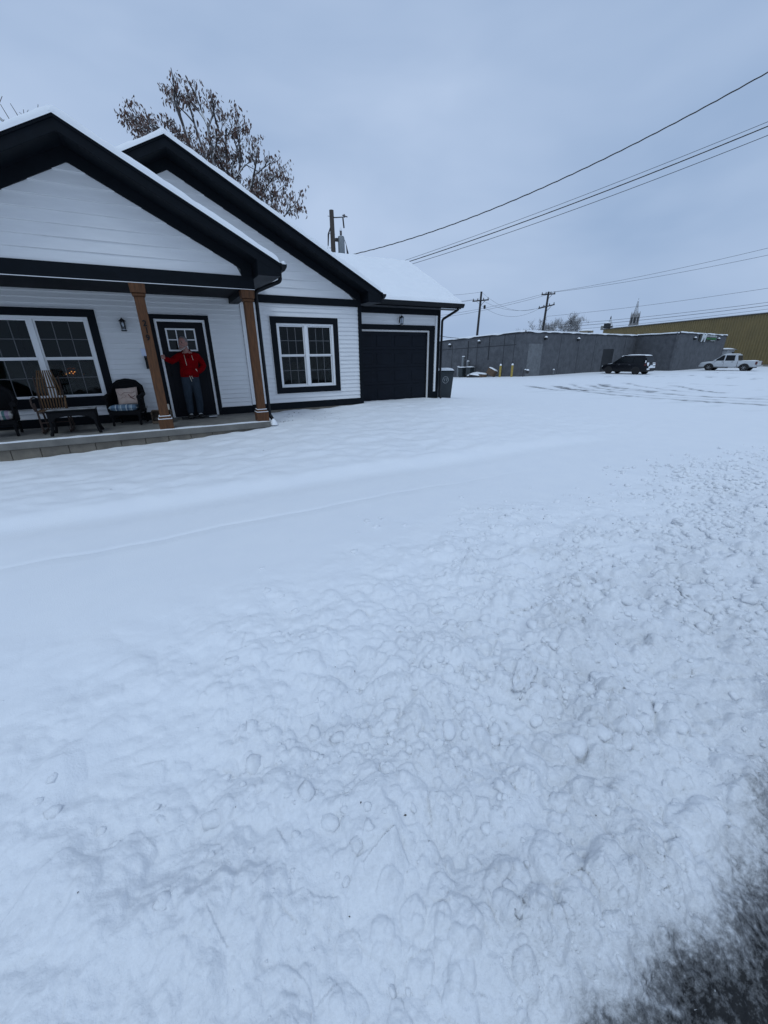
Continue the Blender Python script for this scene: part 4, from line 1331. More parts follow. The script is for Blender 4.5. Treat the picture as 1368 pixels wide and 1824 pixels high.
# bentwood rocking chair
TWIG = mat('peeled_twig', (.135, .078, .036), .7, var=.6, vscale=20, bump=.002, bscale=50, stretch=(3, 3, .6), alt=(.07, .038, .02), spec=.2)
BARK = mat('bark_twig', (.055, .033, .025), .8, var=.5, vscale=25, bump=.003, bscale=60)
rk = thing('rocking_chair', 'bentwood rocking chair with fan of peeled slats behind the wicker table', 'chair', (-1.90, 9.84, FL), rad(4))
for k in range(8):                                      # flat bent slats: close together at the top, belly out, parallel below
    f = (k - 3.5) / 3.5
    pts = [(f * .145, -.02, .42), (f * .155, .06, .58), (f * .165, .115, .74), (f * .14, .15, .92), (f * .10, .19, 1.11)]
    m = MB()
    rr = [Vector(p) for p in pts]
    rings = []
    for i, p in enumerate(rr):
        w = (.010, .011, .012, .012, .0105)[i]
        rings.append([(p.x - w, p.y - .004, p.z), (p.x + w, p.y - .004, p.z), (p.x + w, p.y + .005, p.z), (p.x - w, p.y + .005, p.z)])
    m.loft(rings).build('back_slat', TWIG, rk, bevel=.002)
for k in range(9):
    y = -.30 + .042 * k
    MB().box(-.215, .215, y - .015, y + .015, .40, .412).build('seat_slat', TWIG, rk, bevel=.003)
for sx in (-1, 1):
    MB().tube([(sx * .205, .30, .035), (sx * .20, .13, .40), (sx * .19, .18, .70), (sx * .185, .22, 1.0)], [.017, .017, .016, .013], 8).build('back_post', BARK, rk, smooth=True)
    MB().tube([(sx * .215, -.30, .04), (sx * .215, -.30, .40), (sx * .225, -.31, .56)], .016, 8).build('front_leg', BARK, rk, smooth=True)
    MB().tube([(sx * .21, .16, .60), (sx * .24, .0, .64), (sx * .25, -.2, .645), (sx * .25, -.36, .62), (sx * .245, -.41, .53), (sx * .225, -.37, .42)], .014, 8).build('arm_hoop', BARK if sx < 0 else TWIG, rk, smooth=True)
    MB().tube([(sx * .205, .30, .035), (sx * .215, -.30, .035)], .013, 6).build('side_rail', BARK, rk)
    MB().tube([(sx * .205, -.48, .075), (sx * .205, -.40, .03), (sx * .205, -.1, .014), (sx * .205, .2, .018), (sx * .205, .45, .07)], .015, 8).build('rocker', BARK, rk, smooth=True)
x_ = MB()
for z, y in ((.60, .15), (.80, .185)): x_.tube([(-.2, y, z), (.2, y, z)], .011, 6)
x_.tube([(-.21, -.30, .20), (.21, -.30, .20)], .011, 6); x_.tube([(-.21, -.30, .385), (.21, -.30, .385)], .012, 6)
x_.build('cross_rail', BARK, rk)

# crate with a white box behind the numbered post
cr = thing('wooden_crate', 'small open wooden crate behind the numbered post', 'crate', (-.10, 9.88, FL), rad(-6))
CRW = mat('crate_wood', (.14, .10, .065), .8, var=.5, vscale=8, stretch=(1, 1, 6), bump=.002)
for z in (.0, .085, .17):
    for (a, b, c, d) in ((-.19, .19, .128, .14), (-.19, -.178, -.14, .128), (.178, .19, -.14, .128)):
        MB().box(a, b, c, d, z + .004, z + .078).build('slat', CRW, cr, bevel=.003)
MB().box(-.19, .19, -.15, -.14, .004, .055).build('slat', CRW, cr, bevel=.003)
MB().box(-.177, .177, -.139, .127, .004, .016).build('bottom', CRW, cr)
wb = MB().box(-.06, .06, -.06, .06, 0, .11).build('paper_box', mat('cream_card', (.52, .47, .41), .8, var=.1), bevel=.003)
wb.location = (.01, 9.90, FL + .265); tag(wb, 'cream paper box resting on the crate behind the post', 'box')
lg = MB().tube([(-.16, 0, .06), (.0, .01, .065), (.15, 0, .07)], [.05, .055, .05], 10).build('log', mat('log_bark', (.05, .04, .03), .9, var=.5, bump=.004), smooth=True)
lg.location = (-.10, 9.87, FL + .012); lg.rotation_euler = (0, 0, rad(-6)); tag(lg, 'short dark log lying inside the wooden crate', 'log')
# fix: the box rests on a board across the crate
MB().box(-.19, .19, -.05, .128, .2505, .262).build('slat', CRW, cr, bevel=.003)

# door mat, folded paper on it
dm = MB().box(.28, 1.0, 10.02, 10.44, FL + .001, FL + .014).build('door_mat', mat('rubber_mat', (.02, .02, .021), .9, var=.5, vscale=40, bump=.004, bscale=90), bevel=.004)
tag(dm, 'dark rubber door mat under the person', 'mat')
pp = MB().box(-.09, .09, -.035, .035, 0, .018).build('folded_newspaper', mat('newsprint', (.55, .57, .60), .8, var=.15, vscale=30), bevel=.006)
pp.location = (.94, 10.13, FL + .015); pp.rotation_euler = (0, 0, rad(8)); tag(pp, 'small white folded paper lying on the mat beside the shoes', 'newspaper')

# potted plant with warm flowers inside the left window
pot = thing('potted_plant', 'pot with orange blooms behind the left porch window', 'plant', (-1.70, 10.86, -.72))
MB().box(-.25, .45, -.13, .16, -.04, 0).build('shelf', WOODD, pot)
pm = MB(); pm.lathe((0, 0, 0), [(.075, 0), (.095, .19), (.105, .195), (.105, .22), (.09, .22), (.085, .17)], 18)
pm.build('pot', mat('clay_pot', (.22, .19, .16), .8, var=.2), pot, smooth=True)
lv = MB(); fl = MB(); r_ = random.Random(3)
for i in range(90):
    a, b = r_.uniform(0, 6.28), r_.uniform(.1, 1)
    c = Vector((math.cos(a) * b * .24 + .08, math.sin(a) * b * .09, .42 + r_.uniform(-.10, .14) * (1.2 - b)))
    d = Vector((r_.uniform(-1, 1), r_.uniform(-1, 1), r_.uniform(-.4, .8))).normalized() * r_.uniform(.025, .05)
    e = d.cross(Vector((r_.uniform(-1, 1), 1, r_.uniform(-1, 1)))).normalized() * d.length * .45
    (fl if i % 3 == 0 else lv).add([c - d, c + e, c + d, c - e], [(0, 1, 2, 3)])
    if i % 4 == 0: lv.tube([(.0, 0, .2), (c.x * .6, c.y * .6, .32), tuple(c)], .003, 5)
lv.build('leaves', mat('plant_leaf', (.035, .05, .02), .6, var=.4), pot); fl.build('flowers', mat('orange_petal', (.75, .20, .04), .6, var=.3), pot)
bl = MB()
for (x, y, z) in ((.10, -.05, .47), (.12, -.06, .43), (.06, -.04, .44), (.15, -.03, .46), (.0, -.05, .42)):
    bl.lathe((x, y, z), [(.002, -.008), (.008, -.004), (.008, .004), (.002, .008)], 8)
bl.build('fairy_light', emit_mat('warm_fairy_light', (1.0, .30, .06), 5.0), pot, smooth=True)

# ================================================================ the person
SKIN = mat('skin', (.30, .155, .125), .55, var=.25, vscale=25, alt=(.24, .11, .09))
RED = mat('red_fleece', (.195, .002, .005), .95, var=.45, vscale=7, bump=.016, bscale=11, spec=.04)
GREY = mat('grey_sweatpants', (.034, .046, .062), .95, var=.35, vscale=9, bump=.016, bscale=10, spec=.05, stretch=(1.6, 1.6, .6))
HAIR = mat('grey_hair', (.20, .18, .175), .9, var=.4, vscale=60, bump=.002, bscale=150)
BEARD = mat('white_beard', (.34, .28, .26), .9, var=.4, vscale=80, bump=.002, bscale=150)
CORD = mat('cream_cord', (.62, .55, .43), .8, var=.1)
SHOE = mat('black_slipper', (.008, .008, .009), .8, var=.3)
SOCK = mat('pale_sock', (.40, .39, .38), .9, var=.1)
per = thing('person', 'person in red hoodie and grey sweatpants standing at the front door, one arm stretched out', 'person', (.60, 10.16, FL + .015))
def limb(m, pts, n=14, side=(1, 0, 0)):
    """closed tapered tube; pts: (x, y, z, radius along side, radius across)"""
    rings = []
    P = [Vector(p[:3]) for p in pts]
    sd_ = Vector(side)
    for i, p in enumerate(P):
        t = (P[min(i + 1, len(P) - 1)] - P[max(i - 1, 0)]).normalized()
        u = (sd_ - t * sd_.dot(t))
        u = u.normalized() if u.length > .05 else Vector((0, 1, 0))
        w = t.cross(u)
        a, b = pts[i][3], pts[i][4] if len(pts[i]) > 4 else pts[i][3]
        rings.append([p + u * math.cos(2 * math.pi * k / n) * a + w * math.sin(2 * math.pi * k / n) * b for k in range(n)])
    # rounded ends
    for end, q in ((0, 1), (-1, -2)):
        d = (P[end] - P[q]).normalized()
        a, b = pts[end][3], pts[end][4] if len(pts[end]) > 4 else pts[end][3]
        c = P[end]
        cap = [[c + (v - c) * s_ + d * min(a, b) * o for v in rings[end]] for s_, o in ((.8, .55), (.4, .88))]
        if end == 0: rings = cap[::-1] + rings
        else: rings = rings + cap
    m.loft(rings)
def fuse(name, m, matl, parent, voxel=.006, smooth=4):
    """melt overlapping limbs into one continuous skin"""
    me = m.mesh(name)
    tmp = bpy.data.objects.new(name + '_tmp', me); COL.objects.link(tmp)
    md = tmp.modifiers.new('r', 'REMESH'); md.mode = 'VOXEL'; md.voxel_size = voxel; md.use_smooth_shade = True
    ms = tmp.modifiers.new('s', 'SMOOTH'); ms.factor = .5; ms.iterations = smooth
    dg = bpy.context.evaluated_depsgraph_get()
    out = bpy.data.meshes.new_from_object(tmp.evaluated_get(dg))
    bpy.data.objects.remove(tmp)
    out.name = name
    out.materials.clear(); out.materials.append(matl)
    for p in out.polygons: p.use_smooth = True
    return link(name, out, parent)
# joints, local: x to the picture's right, -y towards the street, z up; the head looks to the picture's left
HD = Vector((-.018, -.04, 1.572)); YAWH = rad(-38)       # face direction
fx, fy = math.sin(YAWH), -math.cos(YAWH)                # forward of the face
sxv, syv = math.cos(YAWH), math.sin(YAWH)               # side of the face
def HP(s_, f, z):
    """point of the head: sideways, forward, up from its centre"""
    s_, f, z = s_ * 1.07, f * 1.07, z * 1.09
    return (HD.x + sxv * s_ + fx * f, HD.y + syv * s_ + fy * f, HD.z + z)
def head(m, grow=0.0):
    prof = [(-.112, .030, .045, .045), (-.095, .048, .062, .030), (-.06, .062, .082, .012), (-.02, .070, .092, .002), (.03, .074, .099, -.004), (.075, .070, .092, -.008), (.105, .052, .068, -.010), (.122, .026, .034, -.012)]
    rings = []
    for z, a, b, o in prof:
        rings.append([HP((a + grow) * math.cos(q * .3927), (b + grow) * math.sin(q * .3927) + o, z + (grow if z > 0 else 0)) for q in range(16)])
    m.loft(rings)
bd = MB()
head(bd)
limb(bd, [(*HP(0, .082, .022), .010, .012), (*HP(0, .104, -.010), .013, .012), (*HP(0, .112, -.024), .016, .013)], 8)      # nose
limb(bd, [(*HP(-.038, .082, .034), .010), (*HP(0, .096, .036), .011), (*HP(.038, .082, .034), .010)], 8, (0, 0, 1))         # brow
limb(bd, [(*HP(-.022, .088, -.058), .008), (*HP(0, .099, -.058), .010), (*HP(.022, .088, -.058), .008)], 8, (0, 0, 1))      # lips
for s_ in (-1, 1):
    limb(bd, [(*HP(s_ * .075, -.004, .022), .010, .018), (*HP(s_ * .079, -.008, -.006), .010, .020), (*HP(s_ * .073, -.002, -.035), .008, .012)], 8, (sxv, syv, 0))
    limb(bd, [(*HP(s_ * .045, .065, -.012), .018), (*HP(s_ * .040, .072, -.030), .018)], 8)                                   # cheeks
limb(bd, [(*HP(0, -.03, -.07), .052, .058), (.02, .0, 1.40, .058, .060), (.03, .02, 1.33, .075, .07)], 14)                    # neck
limb(bd, [(.03, .01, 1.36, .12, .08), (.03, .01, 1.26, .165, .105), (.02, .0, 1.08, .15, .11), (.005, .0, .95, .165, .12), (0, .0, .86, .16, .12)], 18)
SHR, ELR, WRR = (-.135, .0, 1.315), (-.315, -.14, 1.225), (-.435, -.35, 1.285)
SHL, ELL, WRL = (.20, .015, 1.315), (.315, .06, 1.115), (.185, -.09, .995)
limb(bd, [(*SHR, .055), (*ELR, .042), (*WRR, .027, .024)], 12)
limb(bd, [(*SHL, .055), (*ELL, .042), (*WRL, .027, .024)], 12)
HIPS = ((-.085, 0, .86), (.085, 0, .86))
LEG = ((( -.085, .0, .86), (-.105, -.02, .47), (-.115, .03, .07)), ((.085, .0, .86), (.10, -.02, .47), (.085, .03, .07)))
for h_, k_, a_ in LEG:
    limb(bd, [(*h_, .085), (*k_, .055), (k_[0], k_[1] + .02, .32, .052), (*a_, .036)], 14)
    fo = -1 if h_[0] < 0 else 1
    limb(bd, [(a_[0], a_[1] + .03, .035, .036, .03), (a_[0] + fo * .012, a_[1] - .08, .035, .042, .03), (a_[0] + fo * .025, a_[1] - .17, .025, .036, .02)], 12)
# right hand: palm, four curled fingers, thumb
wv = Vector(WRR); hd = (Vector(WRR) - Vector(ELR)).normalized(); hu = Vector((0, 0, 1)) - hd * hd.z; hu.normalize(); hs = hd.cross(hu)
def HQ(f, u, s_): q = wv + hd * f + hu * u + hs * s_; return (q.x, q.y, q.z)
limb(bd, [(*HQ(.01, 0, 0), .022, .028), (*HQ(.05, 0, 0), .018, .038), (*HQ(.085, 0, 0), .016, .038)], 12, tuple(hs))
for k, (ln, up) in enumerate(((.034, .030), (.040, .010), (.037, -.011), (.030, -.030))):
    limb(bd, [(*HQ(.080, up, .0), .0095), (*HQ(.080 + ln, up, -.006), .009), (*HQ(.080 + ln + .006, up - .002, -.030), .0085), (*HQ(.085 + ln * .5, up - .003, -.046), .008)], 8)
limb(bd, [(*HQ(.02, .030, -.012), .012), (*HQ(.055, .050, -.026), .0105), (*HQ(.085, .048, -.036), .0095)], 8)
# left hand, fingers in the pocket
wv = Vector(WRL); hd = Vector((-.85, .12, -.45)).normalized(); hu = Vector((0, 0, 1)) - hd * hd.z; hu.normalize(); hs = hd.cross(hu)
limb(bd, [(*HQ(.0, 0, 0), .020, .026), (*HQ(.045, 0, 0), .016, .034), (*HQ(.08, 0, 0), .014, .034)], 12, tuple(hs))
for ln, up in ((.07, .028), (.078, .009), (.072, -.010), (.055, -.028)):
    limb(bd, [(*HQ(.078, up, 0), .009), (*HQ(.078 + ln * .6, up, -.008), .0085), (*HQ(.078 + ln, up, -.024), .008)], 8)
limb(bd, [(*HQ(.01, .026, .01), .011), (*HQ(.05, .048, .0), .010), (*HQ(.08, .056, -.01), .009)], 8)
body = fuse('body', bd, SKIN, per, .0052, 3)

hg = MB()                                               # hoodie
limb(hg, [(.03, .012, 1.375, .085, .075), (.03, .01, 1.335, .165, .105), (.03, .0, 1.25, .192, .13), (.025, -.005, 1.12, .185, .14), (.01, -.01, 1.0, .192, .15), (.005, -.008, .945, .19, .145), (.003, -.005, .915, .185, .138)], 22)
limb(hg, [(-.10, .005, 1.335, .070), (-.135, -.005, 1.315, .078), (-.315, -.14, 1.222, .062, .066), (-.40, -.29, 1.262, .048, .05), (-.425, -.333, 1.278, .040, .042)], 14)
limb(hg, [(.15, .01, 1.335, .070), (.20, .015, 1.315, .080), (.29, .05, 1.20, .068), (.318, .06, 1.115, .066), (.27, -.02, 1.05, .058), (.20, -.085, 1.002, .052)], 14)
limb(hg, [(.115, .03, 1.385, .03), (.09, .095, 1.41, .045), (.03, .125, 1.41, .05), (-.04, .10, 1.405, .045), (-.065, .03, 1.38, .03)], 10, (0, 0, 1))  # hood behind the neck
limb(hg, [(.02, -.135, 1.03, .15, .045), (.02, -.14, .955, .165, .045)], 16)   # front pouch
hoodie = fuse('hoodie', hg, RED, per, .0075, 5)
nk = MB()
nk.add([(-.03, -.098, 1.365), (.085, -.098, 1.365), (.03, -.128, 1.30), (.03, -.085, 1.37)], [(0, 2, 3), (1, 3, 2)])
hb = MB(); limb(hb, [(.003, -.005, .935, .188, .142), (.003, -.005, .905, .186, .14)], 24); fuse('waistband', hb, RED, hoodie, .007, 3)
pg = MB()
limb(pg, [(0, 0, .95, .172, .132), (0, .0, .86, .182, .145), (0, .005, .80, .17, .14)], 20)
for h_, k_, a_ in LEG:
    limb(pg, [(h_[0], .0, .85, .098, .125), (h_[0] * 1.02, -.005, .68, .098, .112), (k_[0], k_[1] + .005, .47, .080, .088), (k_[0] * 1.02, .02, .30, .076, .08), (a_[0], a_[1], .135, .068, .07), (a_[0], a_[1], .10, .055, .058)], 16)
pants = fuse('sweatpants', pg, GREY, per, .0075, 4)
for h_, k_, a_ in LEG:
    fo = -1 if h_[0] < 0 else 1
    s_ = MB(); limb(s_, [(a_[0], a_[1] + .045, .042, .043, .042), (a_[0] + fo * .012, a_[1] - .08, .042, .050, .040), (a_[0] + fo * .026, a_[1] - .18, .032, .045, .030)], 14); fuse('slipper', s_, SHOE, per, .006, 2)
    s_ = MB(); limb(s_, [(a_[0], a_[1] - .015, .075, .042, .05), (a_[0], a_[1], .125, .041, .042)], 12); fuse('sock', s_, SOCK, per, .007, 2)
# hair: short fringe round a high forehead; beard along jaw
hr = MB()
rings = []
for z, a, b, o in [(-.045, .064, .070, -.030), (-.01, .076, .085, -.024), (.035, .080, .088, -.020), (.08, .075, .084, -.018), (.112, .056, .066, -.016), (.130, .024, .03, -.016)]:
    rings.append([HP(a * math.cos(q * .3927), b * math.sin(q * .3927) + o, z) for q in range(16)])
hr.loft(rings); fuse('hair', hr, HAIR, per, .006, 2)
be = MB()
limb(be, [(*HP(-.068, .035, -.05), .012), (*HP(-.055, .066, -.085), .017), (*HP(-.022, .092, -.108), .020), (*HP(0, .098, -.112), .021), (*HP(.022, .092, -.108), .020), (*HP(.055, .066, -.085), .017), (*HP(.068, .035, -.05), .012)], 10, (0, 0, 1))
limb(be, [(*HP(-.034, .090, -.055), .007), (*HP(0, .104, -.044), .0095), (*HP(.034, .090, -.055), .007)], 8, (0, 0, 1))
fuse('beard', be, BEARD, per, .0055, 2)
for s_ in (-1, 1):
    e = MB(); e.lathe(HP(s_ * .032, .084, .012), [(.002, -.011), (.0095, -.006), (.0115, 0), (.0095, .006), (.002, .011)], 10); e.build('eye', mat('eye', (.02, .015, .012), .2), per, smooth=True)
    b_ = MB(); limb(b_, [(*HP(s_ * .016, .097, .034), .004), (*HP(s_ * .034, .092, .040), .005), (*HP(s_ * .05, .078, .034), .004)], 6, (0, 0, 1)); b_.build('eyebrow', HAIR, per, smooth=True)
for x0, x1, z0, z1, yy in ((-.045, -.03, 1.345, 1.13, -.135), (.105, .115, 1.335, 1.235, -.128)):
    MB().tube([(x0, yy + .04, z0), (x0 + .003, yy - .006, z0 - .05), (x1, yy - .012, z1)], .0045, 6).build('hood_cord', CORD, hoodie, smooth=True)
for x0, x1, z1 in ((-.01, .012, .80), (.03, .045, .855)):
    MB().tube([(x0, -.148, .925), (x0, -.152, .90), (x1, -.155, z1)], .005, 6).build('waist_cord', CORD, pants, smooth=True)
MB().tube([(.135, -.158, 1.055), (.16, -.148, .99)], .008, 6).build('pocket_trim', CORD, hoodie, smooth=True)
MB().tube([(-.05, -.10, 1.375), (.0, -.128, 1.32), (.03, -.142, 1.285), (.06, -.130, 1.32), (.10, -.10, 1.375)], .010, 8).build('neckline', RED, hoodie, smooth=True)
# ================================================================ bins, bollards, vehicles
BIN = mat('bin_plastic', (.022, .032, .038), .5, var=.25, vscale=5)
WHITE_M = mat('white_print', (.62, .65, .66), .6, var=.1)
TYRE = mat('tyre_rubber', (.012, .012, .013), .85, var=.3, vscale=30)
RIMM = mat('alloy_rim', (.38, .39, .40), .35, .8, var=.2)
def snow_cap(name, parent, w, d, h, loc, n=10, seed=0):
    vs = []; fs = []
    for i in range(n + 1):
        for j in range(n + 1):
            u, v = i / n * 2 - 1, j / n * 2 - 1
            e = max(0, (1 - abs(u) ** 5) * (1 - abs(v) ** 5)) ** .5
            vs.append((loc[0] + u * w / 2, loc[1] + v * d / 2, loc[2] + h * e * (1 + .3 * mnoise.noise(Vector((u * 1.5 + seed, v * 1.5, 0))))))
    for i in range(n):
        for j in range(n):
            a = i * (n + 1) + j; fs.append((a, a + n + 1, a + n + 2, a + 1))
    return MB().add(vs, fs).build(name, SNOW, parent, smooth=True)
def wheelie_bin(label, loc, rz, s=1.0, logo=False, group='wheeled rubbish bins'):
    """local: front faces -Y, lid handle and wheels at +Y"""
    t = thing('wheeled_bin', label, 'bin', loc, rz, group)
    m = MB()
    m.hexa([(-.23 * s, -.25 * s, .02), (.23 * s, -.25 * s, .02), (.23 * s, .20 * s, .02), (-.23 * s, .20 * s, .02)],
           [(-.29 * s, -.34 * s, .93 * s), (.29 * s, -.34 * s, .93 * s), (.29 * s, .31 * s, .93 * s), (-.29 * s, .31 * s, .93 * s)])
    m.build('body', BIN, t, bevel=.02, seg=2)
    MB().box(-.31 * s, .31 * s, -.365 * s, .33 * s, .90 * s, .96 * s).build('rim', BIN, t, bevel=.015)
    l = MB(); l.hexa([(-.315 * s, -.38 * s, .962 * s), (.315 * s, -.38 * s, .962 * s), (.315 * s, .34 * s, .962 * s), (-.315 * s, .34 * s, .962 * s)],
                     [(-.27 * s, -.31 * s, 1.03 * s), (.27 * s, -.31 * s, 1.03 * s), (.27 * s, .30 * s, 1.05 * s), (-.27 * s, .30 * s, 1.05 * s)])
    lid = l.build('lid', BIN, t, bevel=.015)
    snow_cap('lid_snow', lid, .62 * s, .70 * s, .075, (0, -.02 * s, 1.0 * s), seed=loc[0])
    MB().tube([(-.24 * s, .33 * s, .93 * s), (-.24 * s, .41 * s, .95 * s), (.24 * s, .41 * s, .95 * s), (.24 * s, .33 * s, .93 * s)], .018, 8).build('handle', BIN, t, smooth=True)
    for sx in (-1, 1):
        w = MB(); w.lathe((sx * .255 * s, .20 * s, .13 * s), [(.04, -.03), (.125 * s, -.028), (.13 * s, 0), (.125 * s, .028), (.04, .03)], 18, 'x'); w.build('wheel', TYRE, t, smooth=True)
    MB().tube([(-.25 * s, .20 * s, .13 * s), (.25 * s, .20 * s, .13 * s)], .014, 8).build('axle', BLACK, t)
    if logo:                                            # round printed mark on the front
        zc, yc = .68, -.306
        g = MB()
        N = 36
        pts = [(.105 * math.cos(k * 2 * math.pi / N), .115 * math.sin(k * 2 * math.pi / N)) for k in range(N + 1)]
        sl_ = .09 / .91
        def Q(x, z): return (x, yc - sl_ * z - .004, zc + z)
        g.tube([Q(*p) for p in pts], .007, 6)
        g.tube([Q(-.06, .05), Q(-.03, -.05), Q(0, .04), Q(.03, -.05), Q(.06, .05)], .009, 6)
        g.tube([Q(-.02, .055), Q(.03, .075), Q(.05, .02)], .006, 6)
        g.build('printed_mark', WHITE_M, t)
    return t
wheelie_bin('dark wheeled bin with round white mark beside the garage corner', (9.32, 12.45, gh(9.32, 12.45) - .02), rad(-28), 1.0, True)
wheelie_bin('left one of the two dark bins against the grey building', (29.35, 36.0, gh(29.35, 36.0) - .02), rad(-80), 1.05)
wheelie_bin('right one of the two dark bins against the grey building', (29.55, 34.95, gh(29.55, 34.95) - .02), rad(-80), 1.05)

YEL = mat('yellow_bollard_paint', (.40, .29, .055), .6, var=.3, vscale=5)
for i, (x, y, lb) in enumerate(((29.55, 30.45, 'snow-capped yellow bollard nearer the rubble pile'), (30.0, 29.35, 'snow-capped yellow bollard nearer the building corner'))):
    t = thing('bollard', lb, 'bollard', (x, y, gh(x, y) - .05), 0, 'yellow bollards at the grey building')
    m = MB(); m.lathe((0, 0, 0), [(.10, 0), (.10, 1.08), (.085, 1.14), (.04, 1.17)], 18); m.build('post', YEL, t, smooth=True)
    m = MB(); m.lathe((0, 0, 0), [(.095, 1.12), (.10, 1.15), (.09, 1.22), (.05, 1.27), (.01, 1.285)], 14); m.build('snow_cap', SNOW, t, smooth=True)

# snow-covered boxes and boards dumped by the wall
def dumped(name, label, cat, loc, size, rot, m):
    t = thing(name, label, cat, loc, rot[2])
    o = MB().box(-size[0] / 2, size[0] / 2, -size[1] / 2, size[1] / 2, 0, size[2]).build('body', m, t, bevel=.02)
    o.rotation_euler = (rot[0], rot[1], 0)
    s_ = snow_cap('snow_cap', t, size[0] * 1.04, size[1] * 1.04, .10, (0, 0, size[2] - .01), seed=loc[0]); s_.rotation_euler = (rot[0], rot[1], 0)
    return t
CARD = mat('wet_cardboard', (.13, .085, .055), .9, var=.4, vscale=5)
GRYB = mat('grey_junk', (.05, .05, .052), .9, var=.4, vscale=5)
dumped('mattress', 'snow-covered flat dumped slab in front of the grey wall', 'rubbish', (29.2, 33.2, gh(29.2, 33.2) + .12), (1.2, 1.5, .22), (rad(4), rad(-8), rad(10)), GRYB)
dumped('cardboard_box', 'brown cardboard box tipped on edge beside the bollards', 'box', (29.45, 31.7, gh(29.45, 31.7) + .18), (.7, .8, .62), (rad(24), rad(8), rad(25)), CARD)
dumped('cardboard_box', 'low dark box under snow left of the tipped box', 'box', (28.95, 32.3, gh(28.95, 32.3) - .02), (.6, .7, .32), (0, rad(6), rad(-15)), CARD)
dumped('rubbish_bag', 'low snowy rubbish heap nearest the two bins', 'rubbish', (29.0, 34.0, gh(29.0, 34.0) - .02), (.8, .8, .22), (0, 0, rad(30)), GRYB)

def wheel(t, x, y, r, w, side, z=None):
    z = r if z is None else z
    m = MB(); m.lathe((x, y, z), [(r * .62, -w / 2), (r * .92, -w / 2), (r, -w * .32), (r, w * .32), (r * .92, w / 2), (r * .62, w / 2)], 26, 'x')
    o = m.build('wheel', TYRE, t, smooth=True)
    rm = MB()
    xo = x + side * (w / 2 - .03)
    rm.lathe((xo, y, z), [(r * .64, -.01), (r * .64, .012), (r * .56, .014), (r * .55, -.01)], 26, 'x')
    for k in range(6):
        a = k * math.pi / 3
        rm.tube([(xo, y, z), (xo, y + r * .58 * math.cos(a), z + r * .58 * math.sin(a))], r * .09, 6)
    rm.lathe((xo, y, z), [(r * .16, -.014), (r * .16, .018), (r * .08, .02)], 12, 'x')
    rm.build('rim', RIMM, o)
    return o
def car_loft(st, n=None):
    """stations (y, half width, z bottom, z shoulder, z top, tuck of the top)"""
    rings = []
    for y, w, zb, zs, zt, tk in st:
        h = [(w * .90, zb), (w, zb + .12), (w * 1.0, zs), (w * tk, zt)]
        rings.append([(x, y, z) for x, z in h] + [(-x, y, z) for x, z in h[::-1]])
    m = MB(); m.loft(rings)
    return m
def side_pane(t, name, q, m, off=.008):
    """dark glass quad on both flanks; q: four (y, z, half width)"""
    for s_ in (-1, 1):
        vs = [(s_ * (w + off), y, z) for y, z, w in q]; vi = [(s_ * (w - .01), y, z) for y, z, w in q]
        MB().add(vs + vi, [(0, 1, 2, 3), (4, 7, 6, 5)] + [(i, (i + 1) % 4, 4 + (i + 1) % 4, 4 + i) for i in range(4)]).build(name, m, t)
CGL = mat('car_glass', (.004, .006, .008), .15, var=.1, spec=.25)
HEAD = mat('head_lamp', (.42, .44, .46), .2, var=.1)
TAIL = mat('tail_lamp', (.09, .012, .012), .3, var=.1)
CHR = mat('chrome', (.45, .46, .47), .25, .9)
PLAS = mat('black_plastic', (.012, .012, .013), .7, var=.2)
def arch(t, y, r, w, m):
    for s_ in (-1, 1):
        n = 18
        a = [math.pi * k / n for k in range(n + 1)]
        inn = [(y + r * math.cos(q), r * .80 + r * math.sin(q)) for q in a]
        out = [(y + (r + .06) * math.cos(q), r * .80 + (r + .06) * math.sin(q)) for q in a]
        vs = [(s_ * w, *p) for p in inn] + [(s_ * w, *p) for p in out]
        MB().add(vs, [(k, k + 1, n + 2 + k, n + 1 + k) for k in range(n)]).build('wheel_arch', m, t)
        MB().add([(s_ * (w - .004), *p) for p in inn] + [(s_ * (w - .004), y, r * .5)], [tuple(range(n + 2))]).build('wheel_well', PLAS, t)

# ---- dark SUV
suv = thing('parked_suv', 'black SUV with snow on its roof, bonnet and tail, parked nose-in at the grey building', 'car', (43.2, 26.2, gh(43.2, 26.2) - .03), rad(2))
SUVP = mat('black_car_paint', (.004, .005, .008), .35, var=.2, spec=.25)
car_loft([(-2.36, .80, .42, .66, .98, .92), (-2.30, .90, .34, .80, 1.06, .93), (-1.9, .94, .28, .95, 1.10, .95), (-.2, .955, .27, .92, 1.07, .95), (1.0, .95, .27, .88, 1.06, .93), (1.25, .94, .28, .86, 1.04, .90), (1.9, .92, .30, .78, .96, .86), (2.22, .86, .36, .70, .86, .84), (2.34, .72, .40, .60, .74, .86)]).build('body', SUVP, suv, smooth=True, bevel=.02)
ghs = MB()
gr = [(-2.28, 1.05, .88), (-2.02, 1.72, .72), (.15, 1.80, .71), (1.18, 1.05, .86)]
ghs.add([(w, y, z) for y, z, w in gr] + [(-w, y, z) for y, z, w in gr] + [(.0, -2.02, 1.76), (0, .15, 1.83)],
        [(0, 1, 2, 3), (7, 6, 5, 4), (0, 4, 5, 1), (3, 2, 6, 7), (1, 8, 9, 2), (8, 5, 6, 9), (1, 5, 8), (2, 9, 6), (0, 3, 7, 4)])
ghs.build('cabin', SUVP, suv, bevel=.03, seg=2)
side_pane(suv, 'side_window', [(-.95, 1.12, .865), (.98, 1.12, .858), (.20, 1.66, .737), (-.93, 1.64, .746)], CGL)
side_pane(suv, 'quarter_window', [(-2.02, 1.13, .868), (-1.02, 1.12, .866), (-1.0, 1.63, .748), (-1.80, 1.60, .755)], CGL)
